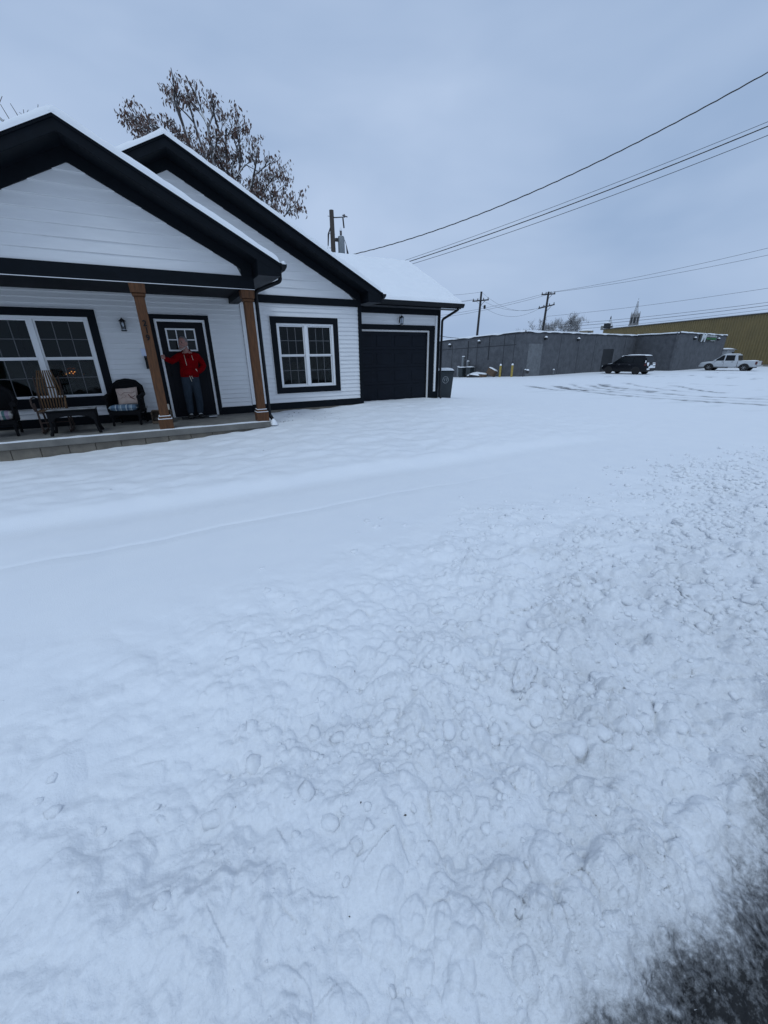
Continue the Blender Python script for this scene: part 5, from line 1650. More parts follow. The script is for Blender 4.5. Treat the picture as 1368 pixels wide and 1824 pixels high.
MB().add([(-.74, -2.275, 1.15), (.74, -2.275, 1.15), (.66, -2.085, 1.62), (-.66, -2.085, 1.62)], [(0, 1, 2, 3)]).build('rear_window', CGL, suv).location.y = -.012
MB().add([(-.78, 1.10, 1.12), (.78, 1.10, 1.12), (.64, .25, 1.74), (-.64, .25, 1.74)], [(0, 1, 2, 3)]).build('windscreen', CGL, suv).location = (0, .02, .012)
for s_ in (-1, 1):
    MB().box(s_ * .93 - .02 if s_ > 0 else -.95, s_ * .93 + .02 if s_ > 0 else -.91, -2.33, -2.16, .86, 1.06).build('tail_light', TAIL, suv, bevel=.01)
    MB().box(min(s_ * .60, s_ * .84), max(s_ * .60, s_ * .84), 2.17, 2.27, .70, .82).build('headlight', HEAD, suv, bevel=.015)
    m = MB(); m.box(min(s_ * .93, s_ * 1.08), max(s_ * .93, s_ * 1.08), .78, .92, 1.08, 1.20); m.build('wing_mirror', SUVP, suv, bevel=.02)
    MB().tube([(s_ * .66, -1.9, 1.82), (s_ * .66, .05, 1.86)], .018, 6).build('roof_rail', PLAS, suv)
    for y in (-.72, .34): MB().box(s_ * .955 - .01, s_ * .955 + .02, y - .09, y + .09, .93, .955).build('door_handle', CHR, suv)
MB().box(-.8, .8, -2.43, -2.30, .42, .62).build('rear_bumper', PLAS, suv, bevel=.03)
MB().box(-.70, .70, 2.24, 2.38, .36, .56).build('front_bumper', PLAS, suv, bevel=.03)
MB().box(-.26, .26, -2.40, -2.375, .80, .93).build('number_plate', WHITE_M, suv)
for y in (-1.40, 1.42):
    arch(suv, y, .40, .962, PLAS)
    for s_ in (-1, 1): wheel(suv, s_ * .84, y, .365, .24, s_)
for (w, d, h, x, y, z, sd_) in ((1.30, 2.05, .11, 0, -.98, 1.80, 1), (.9, .28, .10, -.1, .32, 1.72, 2)):
    snow_cap('roof_snow', suv, w, d, h, (x, y, z), 14, sd_)
m = MB(); nn = 10; vs = []; fs = []
for i in range(nn + 1):                                   # snow on the bonnet
    for j in range(nn + 1):
        u, v = i / nn * 2 - 1, j / nn
        e = max(0, (1 - abs(u) ** 5) * (1 - abs(2 * v - 1) ** 5)) ** .5
        vs.append((u * .74, 1.28 + v * .85, 1.03 - .17 * v ** 1.3 + .05 * e * (1 + .5 * mnoise.noise(Vector((u * 2, v * 3, 4))))))
for i in range(nn):
    for j in range(nn): a = i * (nn + 1) + j; fs.append((a, a + nn + 1, a + nn + 2, a + 1))
m.add(vs, fs).build('bonnet_snow', SNOW, suv, smooth=True)
for (x, z, w, h, yy) in ((-.62, 1.0, .34, .34, -2.36), (.1, .72, 1.2, .16, -2.42), (-.55, .55, .5, .14, -2.44), (.5, .95, .55, .20, -2.36), (-.86, 1.25, .12, .25, -2.22), (.55, 1.12, .5, .07, -2.31)):
    vs = []; fs = []
    for i in range(9):
        for j in range(9):
            u, v = i / 4 - 1, j / 4 - 1
            e = max(0, (1 - u * u) * (1 - v * v)) ** .5
            vs.append((x + u * w / 2, yy - .06 * e * (1 + .5 * mnoise.noise(Vector((u * 2 + x, v * 2, z)))) + .03, z + v * h / 2))
    for i in range(8):
        for j in range(8): a = i * 9 + j; fs.append((a, a + 9, a + 10, a + 1))
    MB().add(vs, fs).build('caked_snow', SNOW, suv, smooth=True)

# ---- white pickup
trk = thing('pickup_truck', 'white crew-cab pickup truck at the far right of the car park', 'truck', (57.9, 23.3, gh(57.9, 23.3) - .03), rad(6))
TRP = mat('white_car_paint', (.50, .52, .54), .3, var=.12, vscale=2, coat=.4)
car_loft([(-2.62, .86, .50, .80, 1.06, .97), (-2.56, .90, .46, .86, 1.08, .97), (-.96, .92, .46, .86, 1.08, .97)]).build('cargo_bed', TRP, trk, bevel=.015)
MB().box(-.80, .80, -2.53, -1.03, 1.0, 1.09).build('bed_liner', PLAS, trk)
snow_cap('bed_snow', trk, 1.58, 1.48, .10, (0, -1.78, 1.04), 10, 3)
car_loft([(-.94, .92, .40, .88, 1.08, .96), (.9, .93, .38, .88, 1.08, .95), (1.25, .93, .38, .88, 1.06, .93), (1.95, .91, .42, .86, 1.00, .90), (2.45, .87, .46, .78, .93, .87), (2.62, .78, .50, .70, .82, .88)]).build('body', TRP, trk, smooth=True, bevel=.02)
cb = MB()
gr = [(-.94, 1.06, .87), (-.74, 1.76, .73), (.50, 1.79, .73), (1.42, 1.05, .86)]
cb.add([(w, y, z) for y, z, w in gr] + [(-w, y, z) for y, z, w in gr] + [(0, -.74, 1.80), (0, .50, 1.82)],
       [(0, 1, 2, 3), (7, 6, 5, 4), (0, 4, 5, 1), (3, 2, 6, 7), (1, 8, 9, 2), (8, 5, 6, 9), (1, 5, 8), (2, 9, 6), (0, 3, 7, 4)])
cb.build('cabin', TRP, trk, bevel=.03, seg=2)
side_pane(trk, 'side_window', [(.36, 1.12, .860), (1.22, 1.12, .852), (.56, 1.68, .748), (.36, 1.69, .746)], CGL)
side_pane(trk, 'side_window', [(-.62, 1.12, .860), (.24, 1.12, .860), (.24, 1.69, .746), (-.56, 1.68, .748)], CGL)
MB().add([(-.70, -.93, 1.16), (.70, -.93, 1.16), (.64, -.785, 1.66), (-.64, -.785, 1.66)], [(0, 1, 2, 3)]).build('rear_window', CGL, trk).location.y = -.012
MB().add([(-.78, 1.34, 1.12), (.78, 1.34, 1.12), (.65, .58, 1.73), (-.65, .58, 1.73)], [(0, 1, 2, 3)]).build('windscreen', CGL, trk).location = (0, .02, .012)
snow_cap('roof_snow', trk, 1.25, 1.2, .05, (0, -.12, 1.795), 10, 5)
for s_ in (-1, 1):
    MB().box(min(s_ * .78, s_ * .925), max(s_ * .78, s_ * .925), -2.66, -2.50, .72, 1.02).build('tail_light', TAIL, trk, bevel=.01)
    MB().box(min(s_ * .60, s_ * .84), max(s_ * .60, s_ * .84), 2.42, 2.54, .74, .88).build('headlight', HEAD, trk, bevel=.015)
    MB().box(min(s_ * .92, s_ * 1.08), max(s_ * .92, s_ * 1.08), 1.05, 1.18, 1.08, 1.24).build('wing_mirror', TRP, trk, bevel=.02)
    for y in (-.45, .42): MB().box(s_ * .93 - .01, s_ * .93 + .02, y - .09, y + .09, .97, 1.0).build('door_handle', PLAS, trk)
    MB().box(min(s_ * .85, s_ * .96), max(s_ * .85, s_ * .96), -.2, 1.3, .33, .38).build('side_step', PLAS, trk)
    for y in (.30, -.95): MB().box(s_ * .932 - .004, s_ * .932 + .004, y - .006, y + .006, .50, 1.06).build('door_gap', PLAS, trk)
MB().box(-.86, .86, -2.78, -2.63, .50, .64).build('rear_bumper', CHR, trk, bevel=.02)
MB().box(-.78, .78, 2.56, 2.68, .44, .62).build('front_bumper', TRP, trk, bevel=.03)
for y in (-1.62, 1.62):
    arch(trk, y, .43, .938, PLAS)
    for s_ in (-1, 1): wheel(trk, s_ * .82, y, .385, .25, s_)
MB().box(-.5, .5, -2.4, 2.3, .36, .50).build('chassis', PLAS, trk)
# ================================================================ beyond the car park
STUC = mat('grey_stucco', (.105, .110, .120), .9, var=.55, vscale=1.8, bump=.03, bscale=5, alt=(.060, .064, .072), detail=10)
STUCL = mat('pale_stucco_patch', (.165, .175, .185), .9, var=.35, vscale=3, bump=.01, bscale=6)
CAPM = mat('dark_parapet', (.018, .021, .026), .7, var=.3)
GDOOR = mat('dark_steel_door', (.014, .017, .021), .6, var=.3)
GB = thing('grey_building', 'low grey stucco commercial building with snow along its flat roof', 'building', (45, 34, -2.1), world=True)
def seg(name, A, B, zb, ta, tb, m, parent, th=.3, off=0.0, lift=0.0):
    """upright wall from A to B; ta, tb: top heights; outer face towards the camera side (right of A->B)"""
    A, B = Vector((*A, 0)), Vector((*B, 0))
    d = (B - A).normalized(); n = Vector((d.y, -d.x, 0))
    o = n * off
    i = n * (off - th)
    q = MB(); zb = zb if isinstance(zb, tuple) else (zb, zb)
    q.hexa([(A + o)[:2] + (zb[0],), (B + o)[:2] + (zb[1],), (B + i)[:2] + (zb[1],), (A + i)[:2] + (zb[0],)],
           [(A + o)[:2] + (ta,), (B + o)[:2] + (tb,), (B + i)[:2] + (tb,), (A + i)[:2] + (ta,)])
    return q.build(name, m, parent)
cA, cI, cB, cE, cL = (31.2, 29.3), (54.4, 32.5), (53.7, 27.2), (70.5, 29.6), (28.0, 51.5)
def on_line(A, B, t):
    return (A[0] + (B[0] - A[0]) * t, A[1] + (B[1] - A[1]) * t)
walls = [(cL, cA, 1.0, 1.95), (cA, cI, 1.95, 1.95), (cI, cB, 2.0, 2.0), (cB, cE, 2.05, 2.05), (cE, (68.0, 47.0), 2.05, 2.0)]
for A, B, ta, tb in walls:
    w = seg('wall', A, B, -3.4, ta, tb, STUC, GB)
    seg('parapet_cap', A, B, (ta - .13, tb - .13), ta + .02, tb + .02, CAPM, w, .40, .05)
    # lumpy snow lying along the parapet
    n = int((Vector(B) - Vector(A)).length / .35)
    d = (Vector(B) - Vector(A)).normalized(); nn_ = Vector((d.y, -d.x))
    vs = []; fs = []
    for i in range(n + 1):
        p = Vector(A) + (Vector(B) - Vector(A)) * i / n; zt = ta + (tb - ta) * i / n + .021
        hgt = .085 + .05 * mnoise.noise(Vector((p.x * .6, p.y * .6, 2))) + .03 * mnoise.noise(Vector((p.x * 2.2, p.y * 2.2, 5)))
        dr = max(0, .10 * mnoise.noise(Vector((p.x * .9, p.y * .9, 9)))) * 1.6
        for o_, z in ((.075, -.02 - dr), (.065, hgt * .6), (.0, hgt), (-.3, hgt), (-.36, 0)):
            q = p + nn_ * o_; vs.append((q.x, q.y, zt + z))
    for i in range(n):
        for k in range(4): a = i * 5 + k; fs.append((a, a + 5, a + 6, a + 1))
    MB().add(vs, fs).build('parapet_snow', SNOW, w, smooth=True)
rf = MB(); rf.add([(31.5, 29.6, 1.85), (54.6, 32.8, 1.85), (53.9, 27.4, 1.9), (70.2, 29.9, 1.9), (67.8, 47, 1.9), (28.3, 51.5, .95)], [(0, 1, 2, 3, 4, 5)]); rf.build('roof', SNOW, GB)
# stucco panel seams, stains and fittings of the long left wall and the front wall
def strip(A, B, t0, t1, z0, z1, m, name, off=.012, th=.02):
    return seg(name, on_line(A, B, t0), on_line(A, B, t1), z0, z1, z1, m, GB, th, off)
LL = (Vector(cA) - Vector(cL)).length
def tl(y): return (y - cL[1]) / (cA[1] - cL[1])
SEAM = mat('stucco_seam', (.030, .033, .038), .9, var=.3)
for y, z0, z1, w_ in ((36.26, -.5, 1.30, .14), (33.45, -.6, 1.60, .12), (38.6, -2.6, 1.2, .05), (31.6, -2.3, 1.7, .05), (35.0, -2.4, 1.4, .04), (30.4, -2.3, 1.75, .04)):
    strip(cL, cA, tl(y + w_ / 2), tl(y - w_ / 2), z0, z1, SEAM, 'stucco_seam')
seg('stucco_seam', on_line(cL, cA, tl(43)), on_line(cL, cA, tl(30.2)), (.36, .78), .42, .84, SEAM, GB, .02, .008)
LF = (Vector(cI) - Vector(cA)).length
pn = strip(cA, cI, .7 / LF, 3.0 / LF, -2.6, .88, STUCL, 'patched_panel', .02, .03)
dr = strip(cA, cI, 15.4 / LF, 17.9 / LF, -2.6, .38, GDOOR, 'steel_door', .03, .05)
for t_, w_ in ((6.2, .04), (9.8, .04), (13.2, .04), (20.5, .04)):
    strip(cA, cI, t_ / LF, (t_ + w_) / LF, -2.6, 1.75, SEAM, 'stucco_seam')
def fixture(A, B, t, z, parent=GB):
    p = on_line(A, B, t); d = (Vector(B) - Vector(A)).normalized(); n = Vector((d.y, -d.x))
    c = (p[0] + n.x * .16, p[1] + n.y * .16, z)
    m = MB(); m.box(c[0] - .12, c[0] + .12, c[1] - .12, c[1] + .12, z - .18, z + .05)
    o = m.build('wall_light', CAPM, parent, bevel=.02)
    s_ = MB(); s_.lathe((c[0], c[1], z + .05), [(.16, 0), (.15, .06), (.08, .12), (.02, .14)], 10); s_.build('snow_cap', SNOW, o, smooth=True)
fixture(cA, cI, 3.2 / LF, 1.40); fixture(cA, cI, 9.3 / LF, 1.36); fixture(cL, cA, tl(34.7), 1.20); fixture(cL, cA, tl(38.9), .95)
LB = (Vector(cE) - Vector(cB)).length
fixture(cB, cE, 4.65 / LB, 1.50); fixture(cB, cE, 13.3 / LB, 1.52)
# electric meters and conduit on the left wall
def onleft(y, off):
    p = on_line(cL, cA, tl(y)); d = (Vector(cA) - Vector(cL)).normalized(); return (p[0] + d.y * off, p[1] - d.x * off)
for y, z0, z1, w_ in ((36.75, -1.35, -.25, .34), (36.05, -1.3, -.72, .26), (37.4, -2.4, -1.3, .28)):
    p = onleft(y, .12); o = MB().box(p[0] - .12, p[0] + .1, p[1] - w_ / 2, p[1] + w_ / 2, z0, z1).build('meter_box', mat('galvanised', (.20, .215, .225), .5, .3, var=.3), GB, bevel=.02)
    MB().tube([(p[0], p[1], z0), (p[0], p[1], z0 - .6)], .04, 8).build('conduit', CAPM, o)
    snow_cap('snow_cap', o, .24, w_ * 1.05, .07, (p[0], p[1], z1 - .01), 6, y)
gm_ = thing('gas_meter', 'snow-topped gas meter pipes beside the right bollard', 'meter', (30.9, 28.75, gh(30.9, 28.75)), world=False)
m = MB(); m.tube([(0, 0, -.1), (0, 0, .55), (.25, -.05, .6), (.45, -.1, .6), (.45, -.1, .4)], .035, 8); m.build('pipe', GRYB, gm_, smooth=True)
m = MB(); m.lathe((.45, -.1, .28), [(.10, 0), (.15, .05), (.15, .22), (.08, .28)], 12); m.build('gauge', GRYB, gm_, smooth=True)
m = MB(); m.lathe((.45, -.1, .56), [(.15, 0), (.13, .07), (.05, .12)], 12); m.build('snow_cap', SNOW, gm_, smooth=True)
m = MB(); m.lathe((.2, -.04, .62), [(.10, 0), (.08, .05), (.03, .08)], 10); m.build('snow_cap', SNOW, gm_, smooth=True)
hy = thing('standpipe', 'small snow-capped pipe stub at the foot of the grey front wall', 'pipe', (36.3, 29.7, gh(36.3, 29.7)))
m = MB(); m.tube([(0, 0, -.1), (0, 0, .5)], .05, 8); m.build('pipe', mat('galvanised', (.2, .2, .2)), hy)
m = MB(); m.lathe((0, 0, .5), [(.10, 0), (.09, .07), (.03, .12)], 10); m.build('snow_cap', SNOW, hy, smooth=True)

# sign on the wing: dark board, slanted white M, a white and a green line of small letters
dv = (Vector(cE) - Vector(cB)).normalized(); nv = Vector((dv.y, -dv.x))
so = Vector(cB) + dv * 6.3 + nv * .10
SG = thing('shop_sign', 'dark wall sign with slanted white M and green lettering on the grey wing', 'sign', (so.x, so.y, 1.10))
SG.rotation_euler = (0, 0, math.atan2(dv.y, dv.x))
MB().box(0, 6.2, .0, .06, .12, .86).build('board', mat('sign_board', (.010, .016, .014), .5, var=.2), SG, bevel=.02)
text_obj('letter', 'M', 1.30, WHITE_M, SG, Matrix.Translation((1.25, -.03, .48)) @ Matrix.Rotation(rad(90), 4, 'X') @ Matrix.Scale(1.5, 4, (1, 0, 0)), .03, .25, .05)
r_ = random.Random(9)
GRN = mat('sign_green', (.06, .30, .10), .5, var=.2); WGL = WHITE_M
def glyphs(x0, x1, z0, z1, m, nm):
    q = MB(); x = x0
    while x < x1:
        w = r_.uniform(.16, .26)
        q.box(x, x + w * .3, -.03, -.002, z0, z1)
        if r_.random() < .7: q.box(x + w * .3, x + w * .8, -.03, -.002, z1 - (z1 - z0) * .28, z1)
        if r_.random() < .7: q.box(x + w * .3, x + w * .8, -.03, -.002, z0, z0 + (z1 - z0) * .28)
        x += w + r_.choice((.03, .03, .14))
    q.build(nm, m, SG)
glyphs(2.5, 6.0, .62, .82, WGL, 'lettering'); glyphs(2.5, 6.0, .34, .52, GRN, 'lettering'); glyphs(4.2, 5.9, .16, .24, WGL, 'lettering')

# ---- tan ribbed metal warehouse behind
YB = thing('warehouse', 'long tan ribbed-metal warehouse behind the grey building', 'building', (90, 45, -2.1), world=True)
TAN = mat('tan_metal_panel', (.205, .152, .060), .6, var=.3, vscale=.6, alt=(.165, .125, .052))
yA, yB_ = (92.4, 63.4), (76.0, 24.2)
def ribbed(A, B, zb, zt, pitch, parent):
    A, B = Vector(A), Vector(B); Ln = (B - A).length; d = (B - A).normalized(); n = Vector((d.y, -d.x))
    k = int(Ln / pitch); npan = 12
    for pidx in range(npan):
        vs = []; fs = []
        a0, a1 = pidx * k // npan, (pidx + 1) * k // npan
        for i in range(a0, a1):
            for f, o_ in ((0, 0), (.55, 0), (.68, .09), (.87, .09), (1, 0)):
                p = A + d * (i + f) * pitch + n * o_
                vs += [(p.x, p.y, zb), (p.x, p.y, zt)]
        for j in range(len(vs) // 2 - 1): fs.append((2 * j, 2 * j + 2, 2 * j + 3, 2 * j + 1))
        MB().add(vs, fs).build('wall_panel', TAN, parent)
ribbed(yA, yB_, -3.5, 4.95, .45, YB)
ribbed(yB_, (110, 10), -3.5, 4.95, .45, YB)
wv_ = MB(); wv_.add([(*yA, 4.9), (*yB_, 4.9), (110, 10, 4.9), (125, 48, 4.9)], [(0, 1, 2, 3)]); wv_.build('roof', SNOW, YB)
seg('eave_trim', yA, yB_, 4.90, 5.06, 5.06, mat('dark_eave_trim', (.05, .045, .035), .6), YB, .25, .16)
seg('eave_snow', yA, yB_, 5.061, 5.14, 5.14, SNOW, YB, .3, .14)
seg('base_trim', yA, yB_, -3.4, -1.85, -1.85, mat('pale_base', (.25, .24, .21), .8), YB, .1, .2)
# rooftop units at its far corner
for (x, y, w, h, m, lb) in ((94, 63.8, 1.8, .9, mat('hvac_grey', (.20, .20, .19), .7), 'grey rooftop unit at the left end of the tan warehouse'),
                            (88.5, 60.0, 1.0, 1.0, CAPM, 'dark vent box standing on the tan warehouse roof')):
    t = thing('rooftop_unit', lb, 'roof vent', (x, y, 4.92)); MB().box(-w / 2, w / 2, -w / 2, w / 2, 0, h).build('housing', m, t, bevel=.04)
    snow_cap('snow_cap', t, w, w, .25, (0, 0, h - .02), 6, x)
    MB().box(-w * .45, w * .45, -w / 2 - .03, -w / 2 - .003, h * .25, h * .8).build('louvre', CAPM, t)
hv = thing('rooftop_unit', 'tan rooftop unit at the back of the grey building roof', 'roof vent', (52.5, 38.5, 1.85))
MB().box(-.7, .7, -.6, .6, 0, .95).build('housing', mat('tan_unit', (.20, .17, .12), .7), hv, bevel=.03); MB().box(-.5, .1, -.64, -.602, .2, .8).build('louvre', CAPM, hv); snow_cap('snow_cap', hv, 1.4, 1.2, .15, (0, 0, .94), 6, 1)
# pale shed between wing and warehouse
sh = thing('shed', 'small pale shed between the grey building and the tan warehouse', 'shed', (71.8, 29.6, -2.15), math.atan2(dv.y, dv.x))
MB().box(0, 3.4, 0, 3, 0, 2.3).build('wall', mat('pale_shed', (.40, .42, .44), .7, var=.2), sh); MB().box(-.12, 3.55, -.2, 3.2, 2.302, 2.42).build('roof', mat('shed_roof', (.2, .2, .2), .7), sh, bevel=.02); snow_cap('roof_snow', sh, 3.6, 3.3, .16, (1.7, 1.5, 2.41), 8, 2)
MB().box(2.3, 3.3, -.05, -.004, .8, 2.0).build('window', CGL, sh)

# ---- church: lantern steeple and a smaller snow-covered spire
CH = thing('church', 'distant church with lantern steeple and snowy spire above the warehouse roof', 'church', (160, 98, -2.5), world=True)
STN = mat('weathered_stone', (.30, .295, .29), .8, var=.5, vscale=.8); SLT = snowy('spire_slate', (.24, .26, .29), .7, lo=.0, hi=.5, vscale=1.5)
BRK = mat('red_brick', (.16, .06, .045), .8, var=.3)
d0 = Vector((.852, .5216, 0)).normalized(); d1 = Vector((.829, .557, 0)).normalized()
c = d0 * 180; bz = 180 / math.hypot(.852, .5216) * .0444
def octa(cx, cy, prof, name, m, parent, n=8):
    q = MB(); q.lathe((cx, cy, 0), prof, n); return q.build(name, m, parent)
tw = octa(c.x, c.y, [(1.25, -3), (1.25, bz + .9)], 'tower', BRK, CH)
octa(c.x, c.y, [(1.55, bz + .85), (1.7, bz + 1.05), (1.7, bz + 1.2), (1.4, bz + 1.25)], 'cornice', STN, tw)
octa(c.x, c.y, [(1.30, bz + 1.25), (1.22, bz + 4.3)], 'lantern', STN, tw)
octa(c.x, c.y, [(2.1, bz - 1.2), (1.3, bz + .15)], 'skirt_roof', SNOW, tw)
octa(c.x, c.y, [(.92, bz + 4.3), (.50, bz + 6.6), (.20, bz + 8.8), (.06, bz + 9.0), (.06, bz + 9.7)], 'spire', SLT, tw)
for k in range(8):
    a = k * math.pi / 4 + .2
    px_, py_ = c.x + 1.36 * math.cos(a), c.y + 1.36 * math.sin(a)
    octa(px_, py_, [(.20, bz + 1.25), (.18, bz + 4.2), (.03, bz + 5.5)], 'pinnacle', STN, tw, 6)
    a2 = a + math.pi / 8
    q = MB(); q.box(-.27, .27, -.08, .08, bz + 1.7, bz + 3.5); o = q.build('belfry_opening', CAPM, tw); o.location += Vector((c.x + 1.22 * math.cos(a2), c.y + 1.22 * math.sin(a2), 0)); o.rotation_euler = (0, 0, a2 + math.pi / 2)
    q = MB(); q.prism([(-.38, bz + 3.7), (.38, bz + 3.7), (0, bz + 4.9)], 'y', -.1, .1); o = q.build('gablet', STN, tw); o.location += Vector((c.x + 1.2 * math.cos(a2), c.y + 1.2 * math.sin(a2), 0)); o.rotation_euler = (0, 0, a2 + math.pi / 2)
c2 = d1 * 185; b2 = 185 * .0407
octa(c2.x, c2.y, [(1.7, -3), (1.7, b2 - .3)], 'tower', BRK, CH)
octa(c2.x, c2.y, [(2.1, b2 - .3), (1.9, b2), (.22, b2 + 4.2), (.18, b2 + 4.4)], 'spire', mat('snow_dusted_spire', (.52, .55, .58), .8, var=.3, vscale=.8), CH)
octa(c2.x, c2.y, [(.24, b2 + 4.1), (.22, b2 + 4.6), (.04, b2 + 5.3)], 'finial', CAPM, CH)

# ---- utility poles and wires
PW = mat('weathered_pole', (.075, .060, .050), .85, var=.4, vscale=6, stretch=(4, 4, .4), bump=.004)
PWD = mat('dark_pole', (.032, .031, .033), .85, var=.4, vscale=6, stretch=(4, 4, .4))
INS = mat('insulator', (.10, .09, .09), .4, var=.2); ALU = mat('transformer_grey', (.20, .22, .235), .5, var=.2)
pT = thing('transformer_pole', 'wooden pole with grey transformer can rising behind the house roof', 'utility pole', (9.58, 23.25, -1.9))
H0 = 9.0
MB().tube([(0, 0, 0), (.0, 0, 4.5), (0, 0, H0)], [.17, .14, .115], 12).build('shaft', PW, pT, smooth=True)
MB().tube([(.08, -.02, H0 - .32), (.75, -.05, H0 - .22)], .025, 8).build('bracket_arm', PWD, pT)
m = MB(); m.lathe((.70, -.05, H0 - .24), [(.03, .14), (.05, .10), (.04, .0)], 10); m.tube([(.6, -.05, H0 - .16), (.88, -.05, H0 - .2)], .03, 6); m.build('insulator', INS, pT)
MB().tube([(.62, -.05, H0 - .28), (.66, -.05, H0 - .72)], .04, 8).build('cutout', PWD, pT)
m = MB(); m.lathe((.42, -.15, H0 - 1.97), [(.16, 0), (.18, .04), (.18, .74), (.155, .82), (.05, .86)], 16); tr_ = m.build('transformer', ALU, pT, smooth=True)
MB().box(.1, .25, -.2, -.08, H0 - 1.4, H0 - 1.25).build('bracket', PWD, tr_)
m = MB(); m.lathe((.42, -.15, H0 - 1.09), [(.05, 0), (.07, .06), (.05, .1), (.07, .15), (.04, .22)], 10); m.build('bushing', INS, tr_, smooth=True)
m = MB(); m.lathe((.42, -.15, H0 - .90), [(.06, 0), (.07, .05), (.02, .16)], 10); m.build('snow_cap', SNOW, tr_, smooth=True)
for k, (dx, dz) in enumerate(((.30, 1.55), (.42, 1.45), (.55, 1.5), (.16, 1.2))):
    MB().tube([(.60, -.18, H0 - 1.28), (.68, -.2, H0 - 1.5), (.64 + dx * .35, -.25, H0 - 2.1), (.44 + dx, -.3, H0 - 1.25 - dz)], .014, 6).build('drop_lead', PWD, pT, smooth=True)
MB().tube([(-.10, .0, H0 - .75), (-.24, .0, H0 - 1.1), (-.28, .02, H0 - 1.6)], [.02, .045, .03], 8).build('guy_insulator', PWD, pT)
MB().tube([(-.28, .02, H0 - 1.6), (-.75, .1, H0 - 4.0), (-1.6, .2, H0 - 8.8)], .008, 6).build('guy_wire', PWD, pT)
for z in (.28, 1.05, 1.7, 2.15): MB().tube([(-.22, 0, H0 - z), (.14, 0, H0 - z)], .012, 6).build('bolt', PWD, pT)
MB().box(-.15, .15, -.16, -.11, H0 - 3.1, H0 - 2.7).build('junction_box', PWD, pT)

WIRE = snowy('snowy_wire', (.022, .022, .024), .7, lo=.55, hi=.95, var=.2)
WIRET = mat('thin_wire', (.03, .032, .036), .7, var=.2)
def wire(label, f, r, n=60, m=WIRET, wob=0.0, cat='wire', group=None):
    pts = []
    for i in range(n + 1):
        p = Vector(f(i / n))
        if wob: p += Vector((0, .0, wob * math.sin(i * 2.1)))
        pts.append(p)
    o = MB().tube(pts, r, 6).build('overhead_wire', m, smooth=True)
    return tag(o, label, cat, group or 'overhead wires')
wire('thick twisted cable with snow, highest of the wires above the garage', lambda t: (9.9 + 16.1 * t, 22.9 - 23.9 * t, 4.97 + 1.41 * t + 7.8 * t * t), .023, 160, WIRE, .008)
wire('heavy cable in the middle of the bundle below the twisted cable', lambda t: (9.58 + 16.4 * t, 23.1 - 24.1 * t, 3.7 + 3.78 * t + 2.77 * t * t), .020, 80, WIRE)
wire('thin wire just above the heavy bundled cable', lambda t: (9.58 + 16.4 * t, 23.1 - 24.1 * t, 3.75 + 4.25 * t + 2.2 * t * t), .008, 60)
wire('thin wire just below the heavy bundled cable', lambda t: (9.58 + 16.4 * t, 23.1 - 24.1 * t, 3.62 + 3.3 * t + 3.05 * t * t), .010, 60)

def cross_pole(label, base, top, arms, lean, rz):
    t = thing('utility_pole', label, 'utility pole', base, rz, 'far utility poles')
    h = top - base[2]
    MB().tube([(0, 0, 0), (lean * .5, 0, h * .5), (lean, 0, h)], [.20, .17, .14], 10).build('shaft', PWD, t, smooth=True)
    for z, w, tilt in arms:
        zz = h - z; xo = lean * zz / h
        a = MB(); a.tube([(xo - w, -.16, zz - tilt), (xo + w, -.16, zz + tilt)], .085, 6); arm = a.build('cross_arm', PWD, t)
        for k in (-.9, -.35, .35, .9):
            q = MB(); q.lathe((xo + w * k, -.16, zz + tilt * k + .06), [(.05, 0), (.085, .08), (.05, .16), (.07, .22), (.02, .27)], 8); q.build('insulator', INS, arm)
        MB().tube([(xo, -.1, zz - .7), (xo + w * .6, -.16, zz)], .03, 5).build('brace', PWD, arm)
    return t
D1, D2 = 66.0, 70.0
k1 = D1 / math.hypot(.6508, .7488); k2 = D2 / math.hypot(.7474, .6536)
p1 = Vector((.6508, .7488, .1253)) * k1; p2 = Vector((.7474, .6536, .119)) * k2
cross_pole('far utility pole with one cross-arm behind the left part of the grey building', (p1.x - .5, p1.y, -2.8), p1.z, ((1.15, 1.15, .06),), .35, rad(-40))
cross_pole('far utility pole with two cross-arms beside the bare tree', (p2.x - .3, p2.y, -2.8), p2.z, ((.35, .95, .02), (1.95, 1.1, .22)), .3, rad(-48))
tf = MB(); tf.lathe((p1.x + .5, p1.y - .3, p1.z - 2.2), [(.12, 0), (.16, .1), (.16, .45), (.08, .5)], 10); o = tf.build('street_lamp_head', PWD); tag(o, 'small fitting hung on the single-armed far pole', 'pole fitting')
def span(a, b, sag):
    a, b = Vector(a), Vector(b)
    return lambda t: a + (b - a) * t - Vector((0, 0, 4 * sag * t * (1 - t)))
q1 = p1 - Vector((0, 0, 1.0)); q2a = p2 - Vector((0, 0, .1)); q2b = p2 - Vector((0, 0, 1.8))
def at(px_, py_, dist):
    return None
R1368 = {425: (.9022, .4008, .1576), 436: (.9035, .4016, .1486)}
lab = iter(range(99))
